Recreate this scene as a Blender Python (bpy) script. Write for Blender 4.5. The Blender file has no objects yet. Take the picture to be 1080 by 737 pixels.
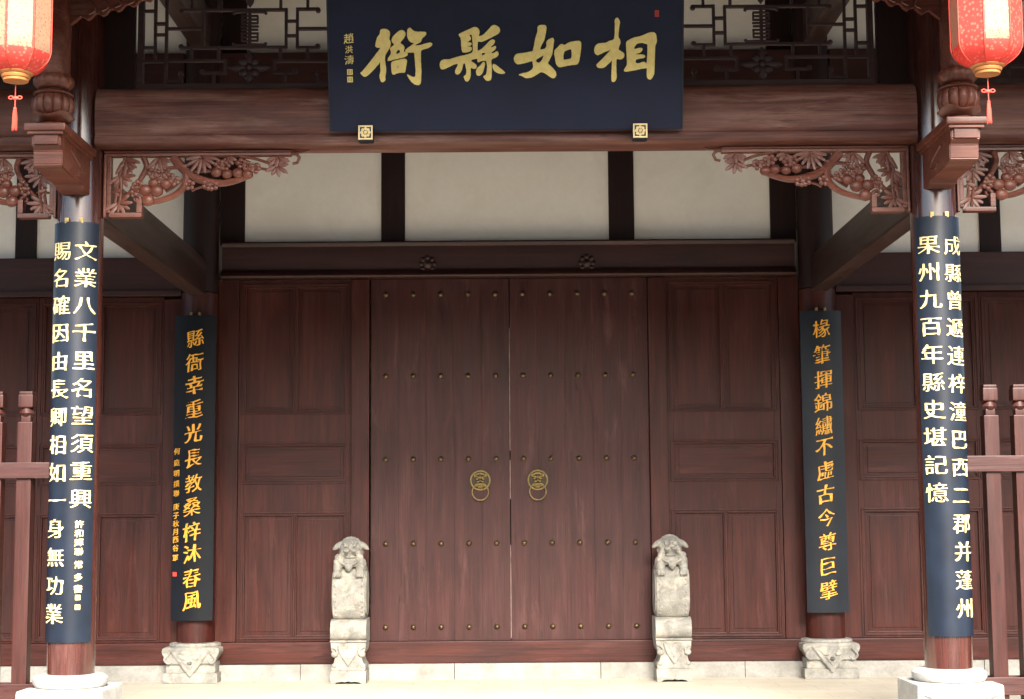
import bpy, bmesh, math, random
import numpy as np
from mathutils import Vector, Matrix, noise
PI = math.pi
R = math.radians
sc = bpy.context.scene
C = sc.collection

# ------------------------------------------------------------------ camera, sky, sun, exposure
cd = bpy.data.cameras.new('camera'); cam = bpy.data.objects.new('camera', cd); C.objects.link(cam)
cd.sensor_width = 36; cd.lens = 1705 / 1080 * 36; cd.clip_start = 0.1; cd.clip_end = 2000
cam.location = (0.03, -15.56, 1.51)
cam.rotation_euler = (Matrix.Rotation(R(90 + 6.1), 3, 'X') @ Matrix.Rotation(R(-0.4), 3, 'Z')).to_euler()
sc.camera = cam

SUN_EL, SUN_AZ = 36, 10          # azimuth measured from straight in front of the gate towards the right
sdir = Vector((math.sin(R(SUN_AZ)) * math.cos(R(SUN_EL)), -math.cos(R(SUN_AZ)) * math.cos(R(SUN_EL)), math.sin(R(SUN_EL))))
w = bpy.data.worlds.new('World'); sc.world = w; w.use_nodes = True
nt = w.node_tree; sky = nt.nodes.new('ShaderNodeTexSky'); sky.sky_type = 'NISHITA'; sky.sun_disc = False
sky.sun_elevation = R(SUN_EL); sky.sun_rotation = R(180 - SUN_AZ); sky.dust_density = 3.0; sky.air_density = 1.0
bg = nt.nodes['Background']; nt.links.new(sky.outputs[0], bg.inputs[0]); bg.inputs[1].default_value = 0.05
sd = bpy.data.lights.new('sun', 'SUN'); sd.energy = 1.5; sd.angle = R(28); sd.color = (1, 0.95, 0.87)
sun = bpy.data.objects.new('sun', sd); C.objects.link(sun); sun.rotation_euler = sdir.to_track_quat('Z', 'Y').to_euler()
sun.location = (0, -20, 30)
vs = sc.view_settings; vs.view_transform = 'Standard'; vs.look = 'None'; vs.gamma = 1; vs.use_curve_mapping = False
vs.exposure = 3.5

# ------------------------------------------------------------------ materials
def node(t, kind, **kw):
    n = t.nodes.new(kind)
    for k, v in kw.items():
        if hasattr(n, k) and not isinstance(v, (tuple, list)): setattr(n, k, v)
    return n
def base_mat(name):
    m = bpy.data.materials.new(name); m.use_nodes = True
    t = m.node_tree; p = t.nodes['Principled BSDF']
    return m, t, p
def coords(t, scale):
    tc = t.nodes.new('ShaderNodeTexCoord'); oi = t.nodes.new('ShaderNodeObjectInfo')
    mul = t.nodes.new('ShaderNodeVectorMath'); mul.operation = 'MULTIPLY_ADD'
    cx = t.nodes.new('ShaderNodeCombineXYZ')
    for i in range(3): t.links.new(oi.outputs['Random'], cx.inputs[i])
    t.links.new(cx.outputs[0], mul.inputs[0]); mul.inputs[1].default_value = (17, 29, 41); t.links.new(tc.outputs['Object'], mul.inputs[2])
    mp = t.nodes.new('ShaderNodeMapping'); mp.inputs['Scale'].default_value = scale
    t.links.new(mul.outputs[0], mp.inputs[0])
    return mul.outputs[0], mp.outputs[0]
def noise_n(t, vec, scale, detail=4, rough=.55, dist=0):
    n = t.nodes.new('ShaderNodeTexNoise'); n.inputs['Scale'].default_value = scale; n.inputs['Detail'].default_value = detail
    n.inputs['Roughness'].default_value = rough; n.inputs['Distortion'].default_value = dist
    t.links.new(vec, n.inputs['Vector']); return n.outputs['Fac']
def ramp(t, fac, stops):
    r = t.nodes.new('ShaderNodeValToRGB'); e = r.color_ramp.elements
    while len(e) < len(stops): e.new(.5)
    for el, (p, c) in zip(e, stops): el.position = p; el.color = (*c, 1) if len(c) == 3 else c
    t.links.new(fac, r.inputs[0]); return r.outputs[0]
def mix(t, fac, a, b, mode='MIX'):
    m = t.nodes.new('ShaderNodeMix'); m.data_type = 'RGBA'; m.blend_type = mode
    if hasattr(fac, 'links'): t.links.new(fac, m.inputs[0])
    else: m.inputs[0].default_value = fac
    for s, i in ((a, 6), (b, 7)):
        if hasattr(s, 'links'): t.links.new(s, m.inputs[i])
        else: m.inputs[i].default_value = (*s, 1)
    return m.outputs[2]
def bump(t, p, h, strength, dist=.01):
    b = t.nodes.new('ShaderNodeBump'); b.inputs['Strength'].default_value = strength; b.inputs['Distance'].default_value = dist
    t.links.new(h, b.inputs['Height']); t.links.new(b.outputs[0], p.inputs['Normal'])

def wood(name, dark, light, axis='Z', rough=(.3, .55), wear=None, wear_amt=.5, coat=.15, bmp=.35, spec=.5, boards=None):
    m, t, p = base_mat(name)
    sc3 = {'Z': (22, 22, .9), 'X': (.9, 22, 22), 'Y': (22, .9, 22)}[axis]
    raw, v = coords(t, sc3)
    g = noise_n(t, v, 1.2, 6, .62, .4)
    big = noise_n(t, raw, 1.7, 4, .6, .3)
    sc4 = {'Z': (5, 5, .5), 'X': (.5, 5, 5), 'Y': (5, .5, 5)}[axis]
    mp2 = t.nodes.new('ShaderNodeMapping'); mp2.inputs['Scale'].default_value = sc4; t.links.new(raw, mp2.inputs[0])
    streak = noise_n(t, mp2.outputs[0], 1.1, 5, .65, .2)
    col = mix(t, ramp(t, g, [(.3, (0, 0, 0)), (.72, (1, 1, 1))]), dark, light)
    col = mix(t, ramp(t, big, [(.35, (0, 0, 0)), (.7, (.55, .55, .55))]), col, tuple(c * .62 for c in dark))
    if wear:
        f = mix(t, 1.0, ramp(t, streak, [(.47, (0, 0, 0)), (.72, (1, 1, 1))]), ramp(t, big, [(.3, (.25, .25, .25)), (.65, (1, 1, 1))]), 'MULTIPLY')
        f = mix(t, 1.0, f, (wear_amt,) * 3, 'MULTIPLY')
        sp = t.nodes.new('ShaderNodeSeparateColor'); t.links.new(f, sp.inputs[0])
        col = mix(t, sp.outputs[0], col, wear)
    # fine dark grain lines and long uneven stains
    mp5 = t.nodes.new('ShaderNodeMapping'); mp5.inputs['Scale'].default_value = {'Z': (95, 95, 1.6), 'X': (1.6, 95, 95), 'Y': (95, 1.6, 95)}[axis]; t.links.new(raw, mp5.inputs[0])
    fine = noise_n(t, mp5.outputs[0], 1.0, 4, .6)
    col = mix(t, ramp(t, fine, [(.50, (0, 0, 0)), (.66, (.55, .55, .55))]), col, tuple(c * .45 for c in dark))
    mp6 = t.nodes.new('ShaderNodeMapping'); mp6.inputs['Scale'].default_value = {'Z': (7, 7, .9), 'X': (.9, 7, 7), 'Y': (7, .9, 7)}[axis]; mp6.inputs['Location'].default_value = (3.1, 7.7, 5.3); t.links.new(raw, mp6.inputs[0])
    stain = noise_n(t, mp6.outputs[0], 1.0, 6, .7, .5)
    col = mix(t, ramp(t, stain, [(.53, (0, 0, 0)), (.68, (.55, .55, .55))]), col, tuple(c * .42 for c in dark))
    if wear: col = mix(t, ramp(t, stain, [(.30, (.7, .7, .7)), (.44, (0, 0, 0))]), col, tuple(.6 * a_ + .4 * b_ for a_, b_ in zip(wear, light)))
    # sparse dark knocks and nicks
    mp3 = t.nodes.new('ShaderNodeMapping'); mp3.inputs['Scale'].default_value = {'Z': (14, 14, 3.5), 'X': (3.5, 14, 14), 'Y': (14, 3.5, 14)}[axis]; t.links.new(raw, mp3.inputs[0])
    nick = noise_n(t, mp3.outputs[0], 1.0, 3, .5)
    col = mix(t, ramp(t, nick, [(.70, (0, 0, 0)), (.76, (.7, .7, .7))]), col, tuple(c * .3 for c in dark))
    t.links.new(col, p.inputs['Base Color'])
    mr = t.nodes.new('ShaderNodeMapRange'); t.links.new(streak, mr.inputs[0]); mr.inputs[1].default_value = .3; mr.inputs[2].default_value = .7
    mr.inputs[3].default_value = rough[0]; mr.inputs[4].default_value = rough[1]; t.links.new(mr.outputs[0], p.inputs['Roughness'])
    p.inputs['Coat Weight'].default_value = coat; p.inputs['Coat Roughness'].default_value = .3 if coat < .5 else .16
    p.inputs['Specular IOR Level'].default_value = spec
    bump(t, p, mix(t, .5, g, fine), bmp * 1.6, .004)
    return m

def stone(name, a, b, scale=6, rough=.85, spots=None, bmp=.6, dist=.006, fleck=.45):
    m, t, p = base_mat(name); raw, v = coords(t, (1, 1, 1))
    n1 = noise_n(t, raw, scale, 8, .65, .2); n2 = noise_n(t, raw, scale * 9, 6, .7)
    col = mix(t, ramp(t, n1, [(.33, (0, 0, 0)), (.68, (1, 1, 1))]), a, b)
    col = mix(t, ramp(t, n2, [(.4, (0, 0, 0)), (.75, (fleck,) * 3)]), col, tuple(c * .6 for c in a))
    if spots:
        n3 = noise_n(t, raw, scale * .7, 5, .6, .6)
        col = mix(t, ramp(t, n3, [(.5, (0, 0, 0)), (.62, (.8, .8, .8))]), col, spots)
    t.links.new(col, p.inputs['Base Color']); p.inputs['Roughness'].default_value = rough
    p.inputs['Specular IOR Level'].default_value = .3
    bump(t, p, n2, bmp, dist)
    return m
def plain(name, col, rough=.5, metal=0, var=.2, scale=20, bmp=0, spec=.5, coat=0):
    m, t, p = base_mat(name); raw, v = coords(t, (1, 1, 1))
    n1 = noise_n(t, raw, scale, 5, .6)
    c = mix(t, ramp(t, n1, [(.3, (0, 0, 0)), (.7, (1, 1, 1))]), tuple(x * (1 - var) for x in col), tuple(min(1, x * (1 + var)) for x in col))
    t.links.new(c, p.inputs['Base Color']); p.inputs['Roughness'].default_value = rough; p.inputs['Metallic'].default_value = metal
    p.inputs['Specular IOR Level'].default_value = spec; p.inputs['Coat Weight'].default_value = coat
    if bmp: bump(t, p, n1, bmp, .004)
    return m

M = {}
M['door'] = wood('door_lacquer', (.038, .0098, .0084), (.070, .0195, .016), 'Z', (.38, .58), wear=(.125, .060, .052), wear_amt=.4, coat=.03, spec=.26)
M['panel'] = wood('panel_lacquer', (.034, .0070, .0045), (.078, .0165, .0098), 'Z', (.36, .56), wear=(.10, .036, .03), wear_amt=.35, coat=.03, spec=.25)
M['panel_x'] = wood('rail_lacquer', (.034, .0070, .0045), (.078, .0165, .0098), 'X', (.36, .56), wear=(.10, .036, .03), wear_amt=.35, coat=.03, spec=.25)
M['beam'] = wood('beam_lacquer', (.075, .022, .015), (.16, .055, .038), 'X', (.38, .6), wear=(.36, .22, .18), wear_amt=.85, coat=.0, spec=.3)
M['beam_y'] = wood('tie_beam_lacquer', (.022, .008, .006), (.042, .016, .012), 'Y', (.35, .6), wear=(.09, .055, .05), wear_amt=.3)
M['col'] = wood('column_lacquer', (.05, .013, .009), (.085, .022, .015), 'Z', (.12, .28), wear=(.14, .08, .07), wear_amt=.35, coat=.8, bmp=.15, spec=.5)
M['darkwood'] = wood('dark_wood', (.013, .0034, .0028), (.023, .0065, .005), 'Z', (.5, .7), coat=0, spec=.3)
M['darkwood_x'] = wood('dark_wood_beam', (.026, .0062, .0045), (.050, .013, .0095), 'X', (.42, .6), coat=.1, spec=.4)
M['carve'] = wood('carved_wood', (.095, .026, .015), (.19, .055, .032), 'X', (.3, .5), wear=(.28, .13, .09), wear_amt=.5, coat=.05, bmp=.25, spec=.35)
M['latt'] = wood('lattice_wood', (.035, .015, .013), (.065, .03, .026), 'X', (.45, .65), wear=(.06, .042, .04), wear_amt=.4, coat=0)
M['fence'] = wood('fence_paint', (.028, .006, .004), (.052, .012, .008), 'Z', (.35, .55), wear=(.09, .035, .028), wear_amt=.4, coat=.0, spec=.3)
M['fence_x'] = wood('fence_rail_paint', (.035, .011, .009), (.065, .022, .018), 'X', (.35, .55), wear=(.14, .08, .07), wear_amt=.5, coat=.0, spec=.3)
M['plaster'] = stone('cream_plaster', (.80, .745, .66), (.84, .79, .71), 1.6, rough=.9, spots=(.74, .68, .585), bmp=.12, dist=.003, fleck=.12)
M['stone'] = stone('pale_carved_stone', (.19, .18, .155), (.35, .335, .295), 10, spots=(.40, .365, .30), bmp=1.0, dist=.008)
M['sill'] = stone('sill_stone', (.22, .21, .185), (.36, .345, .31), 4, bmp=.4)
M['white_stone'] = stone('column_base_stone', (.30, .29, .265), (.44, .43, .40), 6, bmp=.4)
M['gold'] = plain('gold_leaf', (.98, .76, .26), .5, metal=.0, var=.1, scale=30, bmp=.25)
M['gold_pale'] = plain('pale_gold_paint', (.74, .58, .27), .4, metal=.1, var=.12, scale=30, bmp=.2)
M['gold_deep'] = plain('deep_gold_paint', (.82, .40, .035), .42, metal=.15, var=.15, scale=30, bmp=.2)
M['vermilion'] = plain('seal_vermilion', (.55, .05, .03), .5)
M['board_navy'] = plain('navy_lacquer', (.004, .008, .030), .42, var=.25, scale=2.5, coat=.0, spec=.28)
M['board_slate'] = plain('slate_lacquer', (.006, .010, .019), .36, var=.35, scale=5, coat=.0, bmp=.05, spec=.38)
M['board_black'] = plain('black_lacquer', (.003, .0045, .008), .5, var=.3, scale=5, coat=.0, spec=.2)
M['board_blue'] = plain('blue_black_lacquer', (.0045, .007, .012), .4, var=.3, scale=5, coat=.0, spec=.35)
M['brass'] = plain('brass', (.30, .22, .09), .38, metal=.85, var=.35, scale=40, bmp=.3)
M['stud'] = plain('tarnished_brass', (.13, .085, .045), .4, metal=.7, var=.4, scale=30)
M['bronze'] = plain('dark_bronze', (.035, .025, .014), .5, metal=.5, var=.4, scale=30)
M['seam'] = plain('bare_worn_edge', (.34, .24, .22), .7, var=.5, scale=9)
M['black'] = plain('black_recess', (.012, .006, .005), .8)
M['tile'] = plain('grey_roof_tile', (.08, .08, .08), .8, var=.3, scale=6, bmp=.4)
M['redcord'] = plain('red_silk', (.50, .04, .02), .6, var=.1)
M['lantern_gold'] = plain('lantern_gold_trim', (.50, .20, .06), .45, metal=.2, var=.1)

def lantern_mat():
    m, t, p = base_mat('lantern_silk'); raw, v = coords(t, (1, 1, 1))
    tc = t.nodes.new('ShaderNodeTexCoord')
    vo = t.nodes.new('ShaderNodeTexVoronoi'); vo.inputs['Scale'].default_value = 42; vo.feature = 'F1'
    t.links.new(tc.outputs['Object'], vo.inputs['Vector'])
    dots = ramp(t, vo.outputs['Distance'], [(.22, (1, 1, 1)), (.42, (0, 0, 0))])
    col = mix(t, dots, (.74, .085, .065), (.78, .24, .16))
    t.links.new(col, p.inputs['Base Color']); p.inputs['Roughness'].default_value = .45
    tr = t.nodes.new('ShaderNodeBsdfTranslucent'); t.links.new(col, tr.inputs[0])
    ms = t.nodes.new('ShaderNodeMixShader'); ms.inputs[0].default_value = .5
    t.links.new(p.outputs[0], ms.inputs[1]); t.links.new(tr.outputs[0], ms.inputs[2]); t.links.new(ms.outputs[0], t.nodes['Material Output'].inputs[0])
    return m
M['silk'] = lantern_mat()
def lantern_pale():
    m, t, p = base_mat('lantern_pale_panel')
    tc = t.nodes.new('ShaderNodeTexCoord')
    vo = t.nodes.new('ShaderNodeTexVoronoi'); vo.inputs['Scale'].default_value = 55
    t.links.new(tc.outputs['Object'], vo.inputs['Vector'])
    dots = ramp(t, vo.outputs['Distance'], [(.18, (1, 1, 1)), (.34, (0, 0, 0))])
    col = mix(t, dots, (.40, .27, .17), (.40, .13, .07))
    t.links.new(col, p.inputs['Base Color']); p.inputs['Roughness'].default_value = .4
    tr = t.nodes.new('ShaderNodeBsdfTranslucent'); t.links.new(col, tr.inputs[0])
    ms = t.nodes.new('ShaderNodeMixShader'); ms.inputs[0].default_value = .4
    t.links.new(p.outputs[0], ms.inputs[1]); t.links.new(tr.outputs[0], ms.inputs[2]); t.links.new(ms.outputs[0], t.nodes['Material Output'].inputs[0])
    return m
M['silk_pale'] = lantern_pale()

def paving(name, a, b, mortar, bw, bh, off=.5):
    m, t, p = base_mat(name); tc = t.nodes.new('ShaderNodeTexCoord')
    br = t.nodes.new('ShaderNodeTexBrick'); br.inputs['Scale'].default_value = 1
    br.inputs['Brick Width'].default_value = bw; br.inputs['Row Height'].default_value = bh; br.inputs['Mortar Size'].default_value = .006
    br.inputs['Mortar Smooth'].default_value = .4; br.offset = off
    br.inputs['Color1'].default_value = (*a, 1); br.inputs['Color2'].default_value = (*b, 1); br.inputs['Mortar'].default_value = (*mortar, 1)
    t.links.new(tc.outputs['Object'], br.inputs[0])
    n1 = noise_n(t, tc.outputs['Object'], 1.3, 8, .6); n2 = noise_n(t, tc.outputs['Object'], 30, 6, .7)
    col = mix(t, ramp(t, n1, [(.3, (.82, .80, .76)), (.7, (1, 1, 1))]), br.outputs['Color'], br.outputs['Color'])
    col = mix(t, 1.0, br.outputs['Color'], ramp(t, n1, [(.3, (.80, .78, .74)), (.7, (1.0, 1.0, 1.0))]), 'MULTIPLY')
    col = mix(t, 1.0, col, ramp(t, n2, [(.3, (.88, .87, .85)), (.7, (1.0, 1.0, 1.0))]), 'MULTIPLY')
    t.links.new(col, p.inputs['Base Color']); p.inputs['Roughness'].default_value = .75
    mh = t.nodes.new('ShaderNodeMath'); mh.operation = 'MULTIPLY_ADD'; t.links.new(br.outputs['Fac'], mh.inputs[0]); mh.inputs[1].default_value = -1; t.links.new(n2, mh.inputs[2])
    bump(t, p, mh.outputs[0], .4, .006)
    return m
M['floor'] = paving('porch_paving', (.60, .54, .43), (.57, .51, .41), (.46, .41, .33), .6, .3)
M['court'] = paving('court_paving', (.055, .055, .052), (.046, .045, .043), (.03, .03, .03), 1.2, .6)
M['brick'] = paving('grey_brick', (.10, .10, .10), (.08, .08, .08), (.05, .05, .05), .3, .08)

# ------------------------------------------------------------------ geometry helpers
class MB:
    def __init__(s): s.bm = bmesh.new()
    def add(s, bm2, mtx=None):
        if mtx is not None: bmesh.ops.transform(bm2, matrix=mtx, verts=bm2.verts)
        me = bpy.data.meshes.new('tmp'); bm2.to_mesh(me); bm2.free(); s.bm.from_mesh(me); bpy.data.meshes.remove(me); return s
    def box(s, x0, x1, y0, y1, z0, z1, bev=.004, mtx=None):
        b = bmesh.new(); bmesh.ops.create_cube(b, size=1)
        for v in b.verts: v.co = Vector((x0 + (v.co.x + .5) * (x1 - x0), y0 + (v.co.y + .5) * (y1 - y0), z0 + (v.co.z + .5) * (z1 - z0)))
        if bev: bmesh.ops.bevel(b, geom=b.edges[:], offset=min(bev, abs(x1 - x0) * .3, abs(y1 - y0) * .3, abs(z1 - z0) * .3), segments=2, profile=.6, affect='EDGES')
        return s.add(b, mtx)
    def lathe(s, prof, c=(0, 0, 0), n=32, axis='Z', flute=None, cap=True):
        b = bmesh.new(); rings = []
        for r, z in prof:
            ring = []
            for i in range(n):
                a = 2 * PI * i / n; rr = r
                if flute: rr = flute(r, z, a)
                p = Vector((rr * math.cos(a), rr * math.sin(a), z))
                if axis == 'Y': p = Vector((p.x, p.z, p.y))
                if axis == 'X': p = Vector((p.z, p.x, p.y))
                ring.append(b.verts.new(p + Vector(c)))
            rings.append(ring)
        for a_, b_ in zip(rings, rings[1:]):
            for i in range(n): b.faces.new((a_[i], a_[(i + 1) % n], b_[(i + 1) % n], b_[i]))
        if cap:
            b.faces.new(rings[0][::-1]); b.faces.new(rings[-1])
        bmesh.ops.recalc_face_normals(b, faces=b.faces)
        return s.add(b)
    def prism(s, pts, f, d0, d1, bev=0):
        """pts 2D closed outline; f(u,v,d)->xyz ; extruded d0..d1"""
        b = bmesh.new()
        A = [b.verts.new(f(u, v, d0)) for u, v in pts]; B = [b.verts.new(f(u, v, d1)) for u, v in pts]
        b.faces.new(A); b.faces.new(B[::-1]); n = len(pts)
        for i in range(n): b.faces.new((A[i], B[i], B[(i + 1) % n], A[(i + 1) % n]))
        bmesh.ops.recalc_face_normals(b, faces=b.faces)
        if bev: bmesh.ops.bevel(b, geom=b.edges[:], offset=bev, segments=2, affect='EDGES')
        return s.add(b)
    def ell(s, c, r, sub=2, rot=None):
        b = bmesh.new(); bmesh.ops.create_icosphere(b, subdivisions=sub, radius=1)
        m = Matrix.Translation(c) @ (rot.to_4x4() if rot else Matrix.Identity(4)) @ Matrix.Diagonal((*r, 1))
        return s.add(b, m)
    def tube(s, pts, r0, r1=None, n=8, closed=False, flat=1.0):
        """tube through 3D points with a taper; flat squashes it in Y"""
        r1 = r0 if r1 is None else r1; b = bmesh.new(); pts = [Vector(p) for p in pts]; N = len(pts); rings = []
        for i, p in enumerate(pts):
            if closed: d = pts[(i + 1) % N] - pts[i - 1]
            else: d = pts[min(i + 1, N - 1)] - pts[max(i - 1, 0)]
            d.normalize(); up = Vector((0, 1, 0)) if abs(d.y) < .9 else Vector((1, 0, 0))
            e1 = d.cross(up).normalized(); e2 = d.cross(e1); r = r0 + (r1 - r0) * i / max(1, N - 1)
            rings.append([b.verts.new(p + e1 * r * math.cos(2 * PI * k / n) + e2 * r * flat * math.sin(2 * PI * k / n)) for k in range(n)])
        for i in range(N if closed else N - 1):
            A = rings[i]; B = rings[(i + 1) % N]
            for k in range(n): b.faces.new((A[k], A[(k + 1) % n], B[(k + 1) % n], B[k]))
        if not closed: b.faces.new(rings[0][::-1]); b.faces.new(rings[-1])
        bmesh.ops.recalc_face_normals(b, faces=b.faces)
        return s.add(b)
    def build(s, name, mat, parent=None, smooth=None, mats=None):
        me = bpy.data.meshes.new(name)
        org = Vector((0, 0, 0)) if parent is None else world_loc(parent)
        bmesh.ops.translate(s.bm, verts=s.bm.verts, vec=-org)
        s.bm.to_mesh(me); s.bm.free()
        for mm in (mats or [mat]): me.materials.append(mm)
        if smooth is None: smooth = 38
        if smooth:
            for p in me.polygons: p.use_smooth = True
            me.set_sharp_from_angle(angle=R(smooth))
        o = bpy.data.objects.new(name, me); C.objects.link(o); o.parent = parent
        if smooth: w_ = o.modifiers.new('weighted', 'WEIGHTED_NORMAL'); w_.keep_sharp = True; w_.weight = 80
        return o
def world_loc(o):
    v = Vector((0, 0, 0))
    while o: v += o.location; o = o.parent
    return v
def tag(o, label=None, cat=None, group=None, kind=None):
    for k, v in (('label', label), ('category', cat), ('group', group), ('kind', kind)):
        if v: o[k] = v
    return o
def empty(name, loc):
    o = bpy.data.objects.new(name, None); o.location = loc; C.objects.link(o); o.empty_display_size = .2; return o
def spline(pts, n=6):
    out = []; P_ = [Vector(p) for p in pts]
    for i in range(len(P_) - 1):
        p0 = P_[max(i - 1, 0)]; p1 = P_[i]; p2 = P_[i + 1]; p3 = P_[min(i + 2, len(P_) - 1)]
        for k in range(n):
            t = k / n
            out.append(.5 * ((2 * p1) + (p2 - p0) * t + (2 * p0 - 5 * p1 + 4 * p2 - p3) * t * t + (3 * p1 - p0 - 3 * p2 + p3) * t ** 3))
    out.append(P_[-1]); return out

# ------------------------------------------------------------------ the ground
FZ = .045
mb = MB(); mb.box(-9, 9, -5.5, .6, -.12, FZ, .01)
tag(mb.build('porch_floor', M['floor'], smooth=0), kind='structure')
mb = MB(); b = bmesh.new(); bmesh.ops.create_grid(b, x_segments=2, y_segments=2, size=400)
mb.add(b, Matrix.Translation((0, 0, -.1))); tag(mb.build('courtyard_ground', M['court'], smooth=0), kind='structure')

# unseen wall added behind the viewer to block the low sky
m = MB(); m.box(-45, 45, -48, -47.4, -.1, 9, .02); m.box(-45.2, 45.2, -48.3, -47.1, 9.001, 9.3, .05)
tag(m.build('sky_blocking_wall', M['brick'], None, smooth=0), 'long grey brick wall added out of view opposite the gatehouse to block low sky', 'wall')
# ------------------------------------------------------------------ the gatehouse
G = empty('gatehouse', (0, 0, 0))
tag(G, 'traditional dark red timber gatehouse with porch columns, studded double door and cream plaster bands', 'building')
DOOR = 1.335
# stone and wood sills
rnd = random.Random(4)
xs = [-8.2]
while xs[-1] < 8: xs.append(xs[-1] + rnd.uniform(.9, 1.5))
mb = MB()
for a, b_ in zip(xs, xs[1:]): mb.box(a + .002, b_ - .002, -.10, .2, FZ - .04, .195 + rnd.uniform(-.003, .0), .006)
mb.build('stone_sill', M['sill'], G)
def wood_sill(a, b_): MB().box(a, b_, -.06, .12, .195, .40, .012).build('wood_sill', M['panel_x'], G)
wood_sill(-8.2, -3.16); wood_sill(-2.82, -DOOR - .21); wood_sill(-DOOR - .208, DOOR + .208); wood_sill(DOOR + .21, 2.82); wood_sill(3.16, 8.2)

# door leaves
for s in (-1, 1):
    x0, x1 = (-DOOR + .003, .0) if s < 0 else (.010, DOOR + .007)
    mb = MB(); nb = 5; wv = (x1 - x0) / nb
    for i in range(nb):
        mb.box(x0 + i * wv + (.0004 if i else 0), x0 + (i + 1) * wv - (.0004 if i < nb - 1 else 0), .0 + rnd.uniform(-.0006, .0006), .09, .402, 3.86, .0008)
    leaf = mb.build('door_leaf', M['door'], G)
    first = None
    for z in (3.71, 2.925, 2.123, 1.318, .53):
        for i in range(5):
            x = (-1.19 + .265 * i) if s < 0 else (.135 + .2655 * i)
            if first is None:
                m2 = MB(); m2.lathe([(.026, 0), (.027, -.006), (.022, -.018), (.012, -.026), (.002, -.028)], (0, 0, 0), 14, 'Y')
                first = m2.build('stud', M['stud'], None); first.parent = leaf; st = first
            else:
                st = first.copy(); C.objects.link(st); st.parent = leaf
            st.location = (x, -.0005, z)
    # lion head knocker
    kx = -.283 if s < 0 else .268; kz = 1.917
    k = MB(); c = Vector((kx, 0, kz))
    k.lathe([(.092, .0), (.092, -.006), (.001, -.008)], c, 40, 'Y')
    k.build('knocker_backing', M['bronze'], leaf); k = MB()
    k.tube([c + Vector((.092 * math.cos(2 * PI * i / 40), -.014, .092 * math.sin(2 * PI * i / 40))) for i in range(40)], .0085, .0085, 8, True)
    for i in range(34):
        a = 2 * PI * i / 34; k.ell(c + Vector((.088 * math.cos(a), -.018, .088 * math.sin(a))), (.005, .004, .005), 1)
    for sx in (-1, 1):
        k.ell(c + Vector((sx * .030, -.032, .014)), (.015, .010, .010))          # eyes
        k.tube(spline([c + Vector((sx * .008, -.034, .022)), c + Vector((sx * .03, -.036, .034)), c + Vector((sx * .056, -.026, .03))]), .008, .004)
        k.ell(c + Vector((sx * .022, -.030, -.012)), (.018, .012, .010))         # cheeks
        k.ell(c + Vector((sx * .052, -.022, .048)), (.013, .01, .016))           # ears
        for q in range(5):
            a = R(-40 - q * 22); k.tube([c + Vector((sx * .042 * math.cos(a), -.02, .042 * math.sin(a))), c + Vector((sx * .074 * math.cos(a), -.016, .074 * math.sin(a)))], .005, .003, 6)
    for q in range(7):
        a = R(50 + q * 80 / 6); k.ell(c + Vector((.066 * math.cos(a), -.018, .066 * math.sin(a))), (.009, .007, .012), 1)
    k.ell(c + Vector((0, -.036, -.002)), (.011, .014, .011)); k.ell(c + Vector((0, -.026, .028)), (.008, .010, .018))
    k.tube(spline([c + Vector((-.04, -.02, -.028)), c + Vector((0, -.030, -.034)), c + Vector((.04, -.02, -.028))]), .005, .005); k.tube(spline([c + Vector((-.038, -.02, -.05)), c + Vector((0, -.028, -.062)), c + Vector((.038, -.02, -.05))]), .006, .006)
    for q in range(5): k.ell(c + Vector((-.02 + .01 * q, -.024, -.07)), (.004, .005, .011), 1)
    k.build('knocker_plate', M['brass'], leaf)
    ring = [Vector((kx + .078 * math.sin(a), -.034 - .004 * math.cos(a), kz - .112 - .078 * math.cos(a))) for a in [2 * PI * i / 40 for i in range(40)]]
    MB().tube(ring, .0062, .0062, 8, True).build('knocker_ring', M['brass'], leaf)
for z0, z1 in ((.42, 1.30), (1.74, 2.11), (2.2, 3.38)):
    MB().box(.0018, .0072, .004, .03, z0, z1, .001).build('worn_seam', M['seam'], G)
# door rebate behind the leaves
MB().box(-DOOR - .01, DOOR + .02, .095, .14, .40, 3.9, 0).build('door_backing', M['black'], G)

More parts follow.
